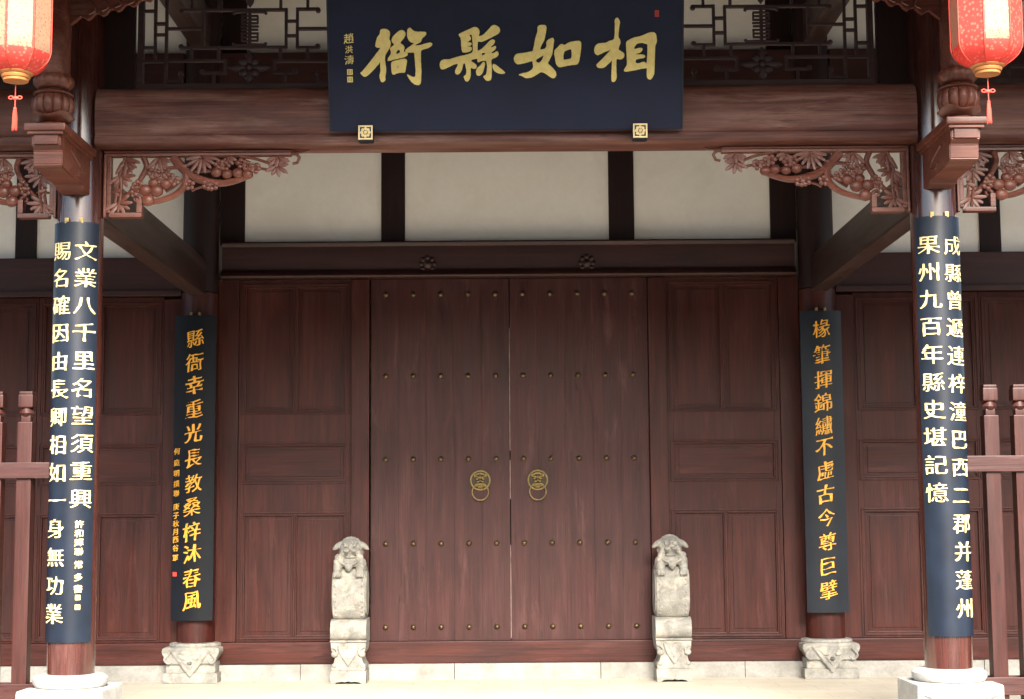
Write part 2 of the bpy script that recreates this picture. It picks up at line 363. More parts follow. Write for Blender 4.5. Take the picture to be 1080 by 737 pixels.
# panelled leaves
def panel_part(parent, x0, x1, z0, z1, mt, inset=.014):
    """recessed board with a moulded border, inside the opening x0..x1, z0..z1"""
    m = MB()
    m.box(x0 - .004, x1 + .004, .030, .05, z0 - .004, z1 + .004, 0)
    t_ = .016
    # raised field with a thin incised look
    m.box(x0 + .05, x1 - .05, .022, .035, z0 + .05, z1 - .05, .006)
    for (a, b_, c_, d_) in ((x0, x1, z0, z0 + t_), (x0, x1, z1 - t_, z1)):
        m.box(a, b_, .004, .036, c_, d_, .006)
    for (a, b_) in ((x0, x0 + t_), (x1 - t_, x1)):
        m.box(a, b_, .004, .036, z0 + t_ + .0005, z1 - t_ - .0005, .006)
    m.build('panel', mt, parent)
ZT0, ZT1, ZM0, ZM1, ZB0, ZB1 = 2.585, 3.80, 1.915, 2.27, .445, 1.605
def leafwork(x0, x1, zt1=ZT1, ztop=3.86, y=0):
    """x0..x1 outer width of the leaf"""
    m = MB(); st = .055; cm = (x0 + x1) / 2; dv = .022
    m.box(x0, x0 + st, -.0, .07, .402, ztop, .003); m.box(x1 - st, x1, -.0, .07, .402, ztop, .003)
    for z0, z1 in ((.402, ZB0), (ZB1, ZM0), (ZM1, ZT0), (zt1, ztop)):
        m.box(x0 + st + .0005, x1 - st - .0005, .001, .07, z0 if z0 > .41 else .402, z1, .003)
    m.box(cm - dv / 2, cm + dv / 2, .004, .066, ZB0 + .0005, ZB1 - .0005, .006); m.box(cm - dv / 2, cm + dv / 2, .004, .066, ZT0 + .0005, zt1 - .0005, .006)
    # bead moulding that frames each field on the stiles
    for z0, z1 in ((ZB0, ZB1), (ZM0, ZM1), (ZT0, zt1)):
        xa, xb = x0 + st - .02, x1 - st + .02
        m.box(xa, xb, -.010, .02, z1 + .008, z1 + .022, .005); m.box(xa, xb, -.010, .02, z0 - .022, z0 - .008, .005)
        m.box(xa - .014, xa - .0005, -.010, .02, z0 - .022, z1 + .022, .005); m.box(xb + .0005, xb + .014, -.010, .02, z0 - .022, z1 + .022, .005)
    L = m.build('panelled_leaf', M['panel'], G)
    for a, b_ in ((x0 + st, cm - dv / 2), (cm + dv / 2, x1 - st)):
        panel_part(L, a, b_, ZB0, ZB1, M['panel']); panel_part(L, a, b_, ZT0, zt1, M['panel'])
    panel_part(L, x0 + st, x1 - st, ZM0, ZM1, M['panel_x'])
for s in (-1, 1):
    def sp(a, b_): return (a, b_) if s > 0 else (-b_, -a)
    leafwork(*sp(1.525, 2.61))
    a, b_ = sp(1.347, 1.522); MB().box(a, b_, -.05, .1, .402, 3.86, .012).build('door_jamb', M['panel'], G)
    a, b_ = sp(2.613, 2.81); MB().box(a, b_, -.02, .1, .402, 3.86, .006).build('wall_stile', M['panel'], G)
    a, b_ = sp(3.16, 3.335); MB().box(a, b_, -.02, .1, .402, 3.68, .006).build('wall_stile', M['panel'], G)
    leafwork(*sp(3.34, 4.555), zt1=3.63, ztop=3.70)
    leafwork(*sp(4.56, 5.775), zt1=3.63, ztop=3.70)
    leafwork(*sp(6.1, 7.3), zt1=3.63, ztop=3.70)
    a, b_ = sp(5.78, 6.095); MB().box(a, b_, -.02, .1, .402, 3.70, .006).build('wall_stile', M['panel'], G)
    a, b_ = sp(7.305, 8.2); MB().box(a, b_, -.02, .1, .402, 3.70, .006).build('wall_stile', M['panel'], G)
    # beam over the side bays
    a, b_ = sp(3.16, 8.2); m = MB(); m.box(a, b_, -.07, .12, 3.70, 4.085, .015); m.box(a, b_, -.10, .0, 3.70, 3.76, .012); m.build('side_beam', M['darkwood_x'], G)

# projecting lintel over the door with two carved bosses
prof = [(-.0, 3.865), (-.145, 3.865), (-.16, 3.88), (-.155, 3.905), (-.135, 3.93), (-.11, 3.94), (-.105, 3.955), (-.11, 4.07), (-.105, 4.17), (-.12, 4.185), (-.125, 4.205), (-.115, 4.22), (0, 4.22)]
lin = MB().prism(prof, lambda u, v, d: Vector((d, u, v)), -2.77, 2.77).build('door_lintel', M['darkwood_x'], G)
for x in (-.78, .76):
    m = MB(); c = Vector((x, -.11, 3.99)); m.lathe([(.05, .01), (.05, -.012), (.035, -.02), (.015, -.03), (.001, -.034)], c, 24, 'Y')
    for i in range(8):
        a = 2 * PI * i / 8; m.ell(c + Vector((.062 * math.cos(a), -.008, .062 * math.sin(a))), (.026, .018, .026))
    m.build('carved_boss', M['darkwood_x'], lin)

# plaster and framing above
posts = [(-2.98, 0), (-2.69, .24), (-1.122, .235), (1.108, .25), (2.69, .25)]
def plaster(a, b_, z0, z1): MB().box(a, b_, .02, .12, z0, z1, 0).build('plaster_panel', M['plaster'], G)
plaster(-2.57, -1.24, 4.2, 5.6); plaster(-1.006, .984, 4.2, 5.6); plaster(1.234, 2.56, 4.2, 5.6)
plaster(-2.57, -1.24, 6.11, 8.2); plaster(-1.006, .984, 6.11, 8.2); plaster(1.234, 2.56, 6.11, 8.2)
for a, b_ in ((-2.81, -2.572), (-1.238, -1.008), (.986, 1.232), (2.562, 2.81)):
    MB().box(a, b_, 0, .13, 4.21, 8.2, .006).build('wall_post', M['darkwood'], G)
MB().box(-2.83, 2.83, -.09, .1, 5.6, 6.11, .015).build('wall_beam', M['darkwood_x'], G)
for s in (-1, 1):
    def sp(a, b_): return (a, b_) if s > 0 else (-b_, -a)
    for z0, z1 in ((4.08, 5.6), (6.11, 8.0)):
        for a, b_ in (sp(3.16, 4.60), sp(4.81, 6.2), sp(6.4, 8.2)): plaster(a, b_, z0, z1)
    for a, b_ in (sp(4.602, 4.808), sp(6.202, 6.398)): MB().box(a, b_, 0, .13, 4.085, 8.0, .006).build('wall_post', M['darkwood'], G)
    a, b_ = sp(3.16, 8.2); MB().box(a, b_, -.09, .1, 5.6, 6.11, .015).build('wall_beam', M['darkwood_x'], G)
# back rooms closed off
MB().box(-8.2, 8.2, .2, 6.5, -.05, 7.2, 0).build('rear_rooms', M['plaster'], G)

# inner columns
CX = 2.985
def inner_base(cx, col):
    m = MB(); s = .262
    # drum shaped stone foot: flared top, carved square block with a hanging triangle
    m.box(cx - .255, cx + .255, -.30, .2, FZ, .14, .012)
    m.box(cx - .235, cx + .235, -.28, .18, .135, .24, .02)
    pr = [(-.20, .22), (-.225, .26), (-.262, .31), (-.268, .35), (-.25, .375), (.25, .375), (.268, .35), (.262, .31), (.225, .26), (.20, .22)]
    m.prism(pr, lambda u, v, d: Vector((cx + u, d, v)), -.305, .20, .008)
    m.lathe([(.24, .37), (.245, .385), (.235, .405), (.20, .41)], (cx, -.05, 0), 36)
    tri = [(-.19, .345), (.19, .345), (0, .10)]
    m.prism(tri, lambda u, v, d: Vector((cx + u, d, v)), -.325, -.28, .008)
    tri = [(-.12, .315), (.12, .315), (0, .165)]
    m.prism(tri, lambda u, v, d: Vector((cx + u, d, v)), -.336, -.30, .006)
    for sx in (-1, 1):
        m.tube(spline([(cx + sx * .19, -.31, .33), (cx + sx * .235, -.315, .27), (cx + sx * .2, -.31, .23), (cx + sx * .16, -.3, .26)]), .014, .01)
        m.ell((cx + sx * .05, -.338, .28), (.03, .012, .02)); m.ell((cx, -.338, .235), (.025, .012, .02))
    m.build('column_plinth', M['stone'], col)
for s in (-1, 1):
    m = MB(); m.lathe([(.178, .41), (.180, .6), (.178, 2.5), (.174, 3.72)], (s * CX, -.05, 0), 48)
    col = m.build('inner_column', M['panel'], G)
    MB().lathe([(.172, 3.73), (.17, 5), (.165, 8.4)], (s * CX, -.05, 0), 48).build('column_top_shade', M['darkwood'], G)  # top of the same column, split off and coloured dark to stand for shade
    inner_base(s * CX, col)
for s in (-1, 1):
    m = MB(); m.lathe([(.178, .41), (.17, 5), (.165, 8.1)], (s * 6.2, -.05, 0), 32)
    col = m.build('inner_column', M['panel'], G); inner_base(s * 6.2, col)

# outer columns on moulded stone bases
OY = -4.4
def outer_base(cx, col):
    m = MB(); m.box(cx - .29, cx + .29, OY - .29, OY + .29, FZ, .425, .025)
    m.lathe([(.2, .42), (.235, .43), (.25, .455), (.248, .485), (.225, .505), (.17, .512)], (cx, OY, 0), 48)
    for sx in (-1, 1):
        m.tube(spline([(cx - .24, OY - .293, .36), (cx - .1, OY - .296, .30), (cx, OY - .296, .26), (cx + .1, OY - .296, .30), (cx + .24, OY - .293, .36)]), .012)
    m.build('column_plinth', M['white_stone'], col)
for x in (-6.2, -CX, CX, 6.2):
    m = MB(); m.lathe([(.158, .512), (.162, .7), (.161, 2.5), (.158, 4.2), (.152, 5.62)], (x, OY, 0), 48)
    col = m.build('outer_column', M['col'], G)
    outer_base(x, col)

# main front beams
def beam(a, b_, name='front_beam', mt='beam'):
    h0, h1 = 4.12, 4.55
    pr = [(-.09, h0), (-.135, h0 + .008), (-.152, h0 + .035), (-.148, h0 + .07), (-.138, h0 + .085), (-.15, h0 + .12), (-.158, h0 + .2), (-.156, h0 + .28), (-.147, h0 + .35), (-.125, h1 - .035), (-.09, h1 - .006), (-.05, h1)]
    pr = pr + [(-u, v) for u, v in pr[::-1]]
    return MB().prism(pr, lambda u, v, d: Vector((d, OY + u, v)), a, b_).build(name, M[mt], G, smooth=50)
beam(-CX + .125, CX - .125); beam(-6.2 + .12, -CX - .125); beam(CX + .125, 6.2 - .12)
MB().box(-CX + .14, CX - .14, OY - .05, OY + .05, 5.44, 5.7, .01).build('upper_beam', M['beam'], G)
for s in (-1, 1):
    a, b_ = sorted((s * (CX + .14), s * 6.07)); MB().box(a, b_, OY - .05, OY + .05, 5.44, 5.7, .01).build('upper_beam', M['beam'], G)

# tie beams from the outer to the inner columns, and the higher pair
for x in (-6.2, -CX, CX, 6.2):
    m = MB(); m.box(x - .085, x + .085, OY + .12, -.2, 3.69, 4.04, .02); m.build('tie_beam', M['beam_y'], G)
    m = MB(); m.box(x - .10, x + .10, OY + .12, -.2, 6.13 if abs(x) < 4 else 6.13, 6.5, .03); m.build('tie_beam', M['beam_y'], G)

# bracket arms with turned short posts on them
def fl(r, z, a): return r
for x in (-6.2, -CX, CX, 6.2):
    ye = -5.27
    m = MB()
    pr = [(OY - .13, 4.05), (ye, 4.05), (ye, 3.965), (ye + .045, 3.935), (ye + .05, 3.845), (ye + .075, 3.825), (ye + .3, 3.815), (OY - .32, 3.81), (OY - .30, 3.785), (OY - .13, 3.78)]
    m.prism(pr, lambda u, v, d: Vector((x + d, u, v)), -.095, .095, .006)
    m.box(x - .078, x + .078, ye - .012, ye + .1, 3.965, 4.04, .006)
    m.box(x - .135, x + .135, ye - .05, OY - .12, 4.05, 4.10, .012)
    m.box(x - .115, x + .115, ye - .03, OY - .13, 4.03, 4.052, .004)
    # incised scroll on both flanks
    for sx in (-1, 1):
        m.tube(spline([(x + sx * .096, ye + .25, 3.98), (x + sx * .096, ye + .45, 3.93), (x + sx * .096, ye + .52, 3.88), (x + sx * .096, ye + .4, 3.85), (x + sx * .096, ye + .33, 3.88)]), .008, .005, 6)
    arm = m.build('bracket_arm', M['carve'], G)
    c = (x, -5.13, 0)
    m = MB()
    m.lathe([(.085, 4.10), (.098, 4.108), (.10, 4.122), (.085, 4.132), (.075, 4.14)], c, 40)
    def wave(r, z, a): return r * (1 + .12 * math.cos(4 * a)) if r > .1 else r
    b = bmesh.new(); n = 64; rg = []
    for r, z, am in ((.07, 4.135, 0), (.11, 4.150, .008), (.139, 4.178, .016), (.141, 4.186, .016), (.125, 4.186, .012), (.08, 4.182, 0)):
        rg.append([b.verts.new((x + r * math.cos(2 * PI * i / n), -5.13 + r * math.sin(2 * PI * i / n), z - am * math.cos(4 * 2 * PI * i / n))) for i in range(n)])
    for A_, B_ in zip(rg, rg[1:]):
        for i in range(n): b.faces.new((A_[i], A_[(i + 1) % n], B_[(i + 1) % n], B_[i]))
    m.add(b)
    m.lathe([(.078, 4.18), (.10, 4.188), (.128, 4.21), (.140, 4.25), (.136, 4.29), (.118, 4.318), (.08, 4.325)], c, 120,
            flute=lambda r, z, a: r * (.86 + .15 * abs(math.cos(6 * a)) ** .55) if .09 < r else r)
    m.lathe([(.078, 4.318), (.122, 4.322), (.13, 4.331), (.118, 4.343), (.085, 4.355), (.078, 4.365)], c, 48)
    m.lathe([(.078, 4.36), (.108, 4.372), (.13, 4.40), (.131, 4.43), (.115, 4.455), (.108, 4.46), (.108, 4.475)], c, 96, flute=lambda r, z, a: r * (.94 + .07 * abs(math.sin(7 * a))) if r > .109 else r)
    m.lathe([(.098, 4.47), (.106, 4.50), (.106, 4.85), (.102, 5.24)], c, 48)
    m.build('short_post', M['carve'], G, smooth=50)

# eave purlin and small carved corner pieces under it
MB().lathe([(.095, -7.6), (.095, 7.6)], (0, -5.13, 5.33), 24, 'X').build('eave_purlin', M['beam'], G)
MB().box(-7.4, 7.4, -5.18, -5.08, 5.06, 5.24, .012).build('eave_lintel', M['beam'], G)
for x in (-CX, CX):
    for d in (-1, 1):
        m = MB(); n = 26; top = 5.06; pts = [(0, top), (.0, 4.80)]
        for i in range(n + 1):
            u = .05 + .62 * i / n; pts.append((u, 4.84 + .19 * (i / n) ** 1.2 + .018 * math.sin(i * 1.5)))
        pts.append((.68, top))
        m.prism(pts, lambda u, v, dd: Vector((x + d * (u + .1), dd, v)), -5.15, -5.11)
        for i in range(7):
            u = .1 + i * .085; m.tube(spline([(x + d * (u + .1), -5.155, 5.0), (x + d * (u + .14), -5.16, 4.95 + .012 * i), (x + d * (u + .17), -5.155, 4.90 + .02 * i), (x + d * (u + .13), -5.16, 4.87 + .022 * i)]), .012, .008, 6)
        m.build('eave_bracket', M['carve'], G)

# roof: boards, rafters, tile rows
def zr(y): return 4.86 + (y + 6.35) * .44
m = MB()
m.prism([(-6.4, zr(-6.4)), (1.6, zr(1.6)), (1.6, zr(1.6) + .14), (-6.4, zr(-6.4) + .12)], lambda u, v, d: Vector((d, u, v)), -8.2, 8.2)
m.prism([(1.601, zr(1.6)), (8, 5.0), (8, 5.12), (1.601, zr(1.6) + .14)], lambda u, v, d: Vector((d, u, v)), -8.2, 8.2)
x = -8.05
while x < 8.1:
    m.prism([(-6.38, zr(-6.38) - .085), (1.5, zr(1.5) - .085), (1.5, zr(1.5) + .0), (-6.38, zr(-6.38) - .0)], lambda u, v, d: Vector((x + d, u, v)), -.035, .035)
    x += .3
roof = m.build('roof', M['darkwood'], G, smooth=0)
m = MB(); x = -8.05
while x < 8.1:
    for k in range(1):
        b0 = Vector((x, -6.5, zr(-6.5) + .13)); b1 = Vector((x, 1.55, zr(1.55) + .16)); m.tube([b0, b1], .06, .06, 10)
    x += .24
m.prism([(-6.5, zr(-6.5) + .1), (1.6, zr(1.6) + .141), (1.6, zr(1.6) + .165), (-6.5, zr(-6.5) + .135)], lambda u, v, d: Vector((d, u, v)), -8.15, 8.15)
m.box(-8.2, 8.2, 1.45, 1.75, zr(1.6) + .1, zr(1.6) + .5, .03)
m.build('roof_tiles', M['tile'], roof)
for s in (-1, 1):
    a, b_ = sorted((s * 8.2, s * 8.02))
    MB().prism([(.2, -.05), (7.8, -.05), (7.8, 5.0), (1.6, zr(1.6)), (.2, zr(.2))], lambda u, v, d: Vector((d, u, v)), a, b_).build('gable_wall', M['plaster'], G)

# ------------------------------------------------------------------ lattice over the front beam (left half drawn, then mirrored)
def LX(px): return (px - 537) * .00662
def LZ(py): return 5.20 - py * .00668
YM = 30
bars = []   # (x0,y0,x1,y1)
def H(x0, x1, y): bars.append((x0, y, x1, y))
def V(x, y0, y1): bars.append((x, y0, x, y1))
hooks = []
V(174, YM, 90); H(150, 174, 65); H(174, 237, 64.5); V(237, 64.5, 78); H(213, 237, 78); hooks.append((213, 78, -1)); V(225, 78, 90)
H(174, 190, 87); V(190, 80, 87); hooks.append((190, 80, 0)); V(201, 50.5, 64.5); H(190, 302, 50.5); hooks.append((190, 50.5, 0)); V(230, 50.5, 64.5)
V(302, YM, 50.5); H(302, 314, 38); V(314, YM, 51); H(314, 336, 51); hooks.append((336, 51, 0)); H(314, 356, 30.5)
V(296, 50.5, 65.5); V(325, 51, 65.5); H(290, 360, 65.5); V(290, 65.5, 78); H(290, 312, 78); hooks.append((312, 78, 1)); V(301, 78, 90)
V(336, 81, 88); H(336, 360, 88); hooks.append((336, 81, 0)); H(162, 174, 36); H(174, 213, 29.5); V(213, YM, 50.5); V(162, YM, 64); H(150, 162, 50)
# the part hidden behind the plaque, simple
V(372, YM, 90); H(360, 372, 65.5)
m = MB(); t_ = .010; lay = 0
def barbox(x0, y0, x1, y1, k):
    X0, X1 = sorted((LX(x0), LX(x1))); Z0, Z1 = sorted((LZ(y0), LZ(y1)))
    e = .0006 * (k % 5)
    m.box(X0 - t_ + e * .2, X1 + t_ - e * .2, OY - .018 + e, OY + .018 - e, Z0 - t_ + e * .2, Z1 + t_ - e * .2, .003)
k = 0
for (x0, y0, x1, y1) in bars:
    for fx in (0, 1):
        for fy in (0, 1):
            if fy and y0 == y1 and abs(y0 - YM) < 1: continue
            a0, a1 = (x0, x1) if not fx else (1074 - x0, 1074 - x1); b0, b1 = (y0, y1) if not fy else (2 * YM - y0, 2 * YM - y1)
            barbox(a0, b0, a1, b1, k); k += 1
for (x0, y0, d) in hooks:
    for fx in (0, 1):
        for fy in (0, 1):
            xx = x0 if not fx else 1074 - x0; yy = y0 if not fy else 2 * YM - y0
            m.lathe([(.001, -.021), (.016, -.02), (.019, -.012), (.019, .012), (.016, .02), (.001, .021)], (LX(xx), OY, LZ(yy) + (.008 if not fy else -.008)), 16, 'Y')
for fx in (0, 1):
    for fy in (0, 1):
        cx_ = LX(263 if not fx else 811); cz = LZ(72 if not fy else 2 * YM - 72)
        for i in range(4):
            a = PI / 2 * i; L = .155 if i % 2 == 0 else .125
            d = Vector((math.cos(a), 0, math.sin(a))); n_ = Vector((-d.z, 0, d.x))
            m.ell(Vector((cx_, OY, cz)) + d * L * .45, (L * .5, .02, .032), 2, Matrix((d, Vector((0, 1, 0)), n_)).transposed())
            m.ell(Vector((cx_, OY, cz)) + d * L * .8, (L * .22, .016, .014), 1, Matrix((d, Vector((0, 1, 0)), n_)).transposed())
            a2 = a + PI / 4; d = Vector((math.cos(a2), 0, math.sin(a2)))
            m.ell(Vector((cx_, OY - .005, cz)) + d * .055, (.034, .02, .034), 2)
        m.ell(Vector((cx_, OY - .012, cz)), (.028, .02, .028), 2)
    cx_ = LX(263 if not fx else 811)
    # stylised longevity character between the two flowers
    m.box(cx_ - .011, cx_ + .011, OY - .016, OY + .016, LZ(49.7), LZ(10.3), .003)
    for j, (yy, hw) in enumerate(((12, .15), (16, .06), (20, .062), (24, .06), (27.5, .064), (31, .06), (35, .064), (39, .06), (43, .06), (47.5, .15))):
        if hw > .1: m.tube(spline([(cx_ - .115, OY, LZ(yy) + (.016 if yy > 30 else -.016)), (cx_ - .1, OY, LZ(yy)), (cx_, OY, LZ(yy) + .002), (cx_ + .1, OY, LZ(yy)), (cx_ + .115, OY, LZ(yy) + (.016 if yy > 30 else -.016))]), .011, .011, 8)
        else: m.box(cx_ - hw, cx_ + hw, OY - .014 + .0005 * j, OY + .014 - .0005 * j, LZ(yy) - .0065, LZ(yy) + .0065, .003)
    for sx in (-1, 1):
        for (ya, yb) in ((16, 24), (35, 43)):
            m.box(cx_ + sx * .056 - .006, cx_ + sx * .056 + .006, OY - .0125, OY + .0125, LZ(yb), LZ(ya), .002)
for (a, b_, c_, d_) in ((LX(144), -LX(144), 4.553, 4.60), (LX(144), -LX(144), 5.40, 5.438)): m.box(a, b_, OY - .03, OY + .03, c_, d_, .006)
for x in (LX(147), -LX(147)): m.box(x - .02, x + .02, OY - .029, OY + .029, 4.601, 5.399, .005)
lat = m.build('lattice_screen', M['latt'], G)
for s in (-1, 1):
    a, b_ = sorted((s * 2.625, s * 2.84)); MB().box(a, b_, OY - .04, OY + .04, 4.553, 5.438, .01).build('side_board', M['darkwood'], G)
# side-bay lattices
for s in (-1, 1):
    a, b_ = sorted((s * 3.14, s * 6.05)); m = MB(); mm = (a + b_) / 2
    for z in (4.555, 4.68, 4.80, 5.19, 5.31, 5.40): m.box(a + .001, b_ - .001, OY - .0185, OY + .0185, z, z + (.045 if z in (4.555, 5.40) else .02), .003)
    for i in range(22):
        x = a + (b_ - a) * i / 21; wz = .02
        m.box(x - .01, x + .01, OY - .017, OY + .017, 4.5705 if i % 3 else 4.57, 5.42 if i % 3 == 0 else 4.82, .003)
    m.build('lattice_screen', M['latt'], G)

# ------------------------------------------------------------------ pierced, carved corner brackets
def carved(ox, sx):
    """ox: X of the column side, sx=+1 grows to +X.  Drawn in units of 1/4.5 px of the elevation."""
    K = .001455
    def P(u, v, y=0): return Vector((ox + sx * (u - 50) * K, OY + y, 4.118 - (v - 62) * K))
    m = MB(); T = .028
    def bx(u0, v0, u1, v1, y0=-.04, y1=.03, bev=.005):
        a = P(u0, v0); b_ = P(u1, v1); m.box(min(a.x, b_.x), max(a.x, b_.x), OY + y0, OY + y1, min(a.z, b_.z), max(a.z, b_.z), bev)
    bx(50, 63, 950, 74); bx(50, 75, 950, 90, -.032); bx(50, 90.6, 63, 388); bx(63.6, 90.6, 84, 366, -.032); bx(84, 366, 235, 388.6, -.041); bx(209, 300, 235, 365.5, -.038)
    m.tube([P(u, v, -.004) for u, v in [(945, 76), (975, 80), (988, 98), (978, 122), (955, 128)]], .0135, .010, 10); m.tube([P(960, 72, -.004), P(1000, 72, -.004), P(1040, 60, -.004)], .012, .003, 8)
    m.tube(spline([P(222, 305, -.004), P(222, 290, -.004), P(208, 282, -.004), P(194, 290, -.004), P(196, 304, -.004), P(206, 306, -.004)], 4), .016, .010, 10)
    def br(pts, r0, r1, y=-.012): m.tube(spline([P(u, v, y) for u, v in pts], 5), r0 * K * 1.15, r1 * K * 1.2, 8)
    br([(380, 92), (420, 140), (470, 185), (540, 212), (620, 222), (700, 205), (755, 182)], 22, 11)
    br([(432, 135), (445, 190), (432, 240), (390, 278), (330, 302), (270, 314)], 18, 11)
    br([(235, 92), (250, 140), (222, 200), (200, 235), (165, 275), (128, 312), (95, 355)], 13, 9, -.006)
    br([(150, 92), (118, 200), (108, 290), (98, 362)], 8, 7, -.016); br([(128, 190), (132, 260), (120, 362)], 7, 7, -.02); br([(84, 262), (150, 262)], 5, 5, -.004)
    br([(640, 92), (690, 120), (800, 150), (850, 158)], 8, 5, -.008); br([(700, 90), (790, 108), (860, 135), (880, 145)], 7, 5, -.018); br([(470, 165), (560, 160), (640, 165)], 8, 6, -.006)
    br([(470, 258), (500, 245), (560, 230)], 6, 4, -.01); br([(340, 150), (400, 145), (430, 160)], 9, 7, -.02); br([(345, 260), (385, 235), (425, 200)], 7, 5, -.006)
    def leaf(u, v, ang, L, wd=9, y=-.02):
        a = R(ang); d = Vector((sx * math.cos(a), -.12, -math.sin(a))).normalized(); side = d.cross(Vector((0, 1, 0))).normalized(); up = side.cross(d)
        c = P(u, v, y) + d * L * K * .5
        m.ell(c, (L * K * .52, wd * K, .008), 1, Matrix((d, side, up)).transposed())
    for (u, v, angs, L) in ((152, 98, (20, 42, 66, 92, 118), 74), (128, 180, (-28, 5, 30, 60, 115, 140), 66), (120, 318, (-35, 0, 28, 58, 122, 150), 62), (312, 95, (22, 48, 76, 104, 132), 62),
                         (520, 92, (12, 32, 54, 78, 100, 124, 148, 168), 74), (885, 96, (25, 60, 95, 130, 160), 52), (880, 140, (-30, -5, 35, 75, 115, 150), 52), (640, 95, (20, 50, 130), 50), (770, 130, (60, 100, 20), 34), (100, 250, (-60, 60, 20), 40)):
        for a in angs: leaf(u, v, a, L * (1.22 + .14 * math.sin(a * 3.1)), 12, -.022 - .006 * math.cos(a))
    def flower(u, v, r=16.5):
        for i in range(5):
            a = 2 * PI * i / 5 + u; m.ell(P(u + r * 1.05 * math.cos(a), v + r * 1.05 * math.sin(a), -.03), (r * .8 * K, .010, r * .8 * K), 1)
        m.ell(P(u, v, -.04), (r * .42 * K, .010, r * .42 * K), 1)
    for u, v in ((282, 172), (322, 180), (345, 168), (300, 205), (390, 212), (212, 232), (200, 258), (605, 130), (632, 140), (712, 128), (740, 142), (778, 152), (548, 232), (575, 236), (462, 232), (365, 195)): flower(u, v)
    for u, v, r in ((250, 257, 29), (305, 260, 30), (348, 228, 27), (264, 306, 29), (592, 172, 25), (642, 180, 24), (694, 176, 24), (742, 182, 25), (290, 222, 24)): m.ell(P(u, v, -.03), (r * 1.12 * K, .024, r * 1.02 * K), 2)
    m.build('carved_bracket', M['carve'], G)
for s in (-1, 1):
    carved(s * (CX - .165), -s)     # centre bay
    carved(s * (CX + .165), s)      # side bays
    # (each grows away from its column)

# ------------------------------------------------------------------ lettering
_gl = {}
tcurve = bpy.data.curves.new('glyph_source', 'FONT'); tobj = bpy.data.objects.new('glyph_source', tcurve); C.objects.link(tobj)
def glyph(ch):
    if ch in _gl: return _gl[ch]
    tcurve.body = ch; bpy.context.view_layer.update()
    ev = tobj.evaluated_get(bpy.context.evaluated_depsgraph_get()); me = ev.to_mesh()
    bm = bmesh.new(); bm.from_mesh(me); ev.to_mesh_clear()
    bmesh.ops.remove_doubles(bm, verts=bm.verts, dist=1e-5)
    for f in bm.faces:
        if f.normal.z < 0: f.normal_flip()
    nxt = {}
    for e in bm.edges:
        if len(e.link_loops) == 1: l = e.link_loops[0]; nxt.setdefault(l.vert.index, []).append(l.link_loop_next.vert.index)
    loops = []; bm.verts.ensure_lookup_table()
    while nxt:
        st = next(iter(nxt)); loop = []; cur = st
        while cur in nxt:
            loop.append(bm.verts[cur].co.xy.copy()); L = nxt[cur]; n = L.pop()
            if not L: del nxt[cur]
            cur = n
            if cur == st: break
        if len(loop) > 2: loops.append(loop)
    bm.free(); _gl[ch] = loops; return loops
def resample(loop, d):
    out = []
    for i, p in enumerate(loop):
        q = loop[(i + 1) % len(loop)]; n = max(1, int((q - p).length / d))
        for k in range(n): out.append(p.lerp(q, k / n))
    return out
def smooth_loop(lp, it, f=.5):
    for _ in range(it):
        lp = [lp[i].lerp((lp[i - 1] + lp[(i + 1) % len(lp)]) / 2, f) for i in range(len(lp))]
    return lp
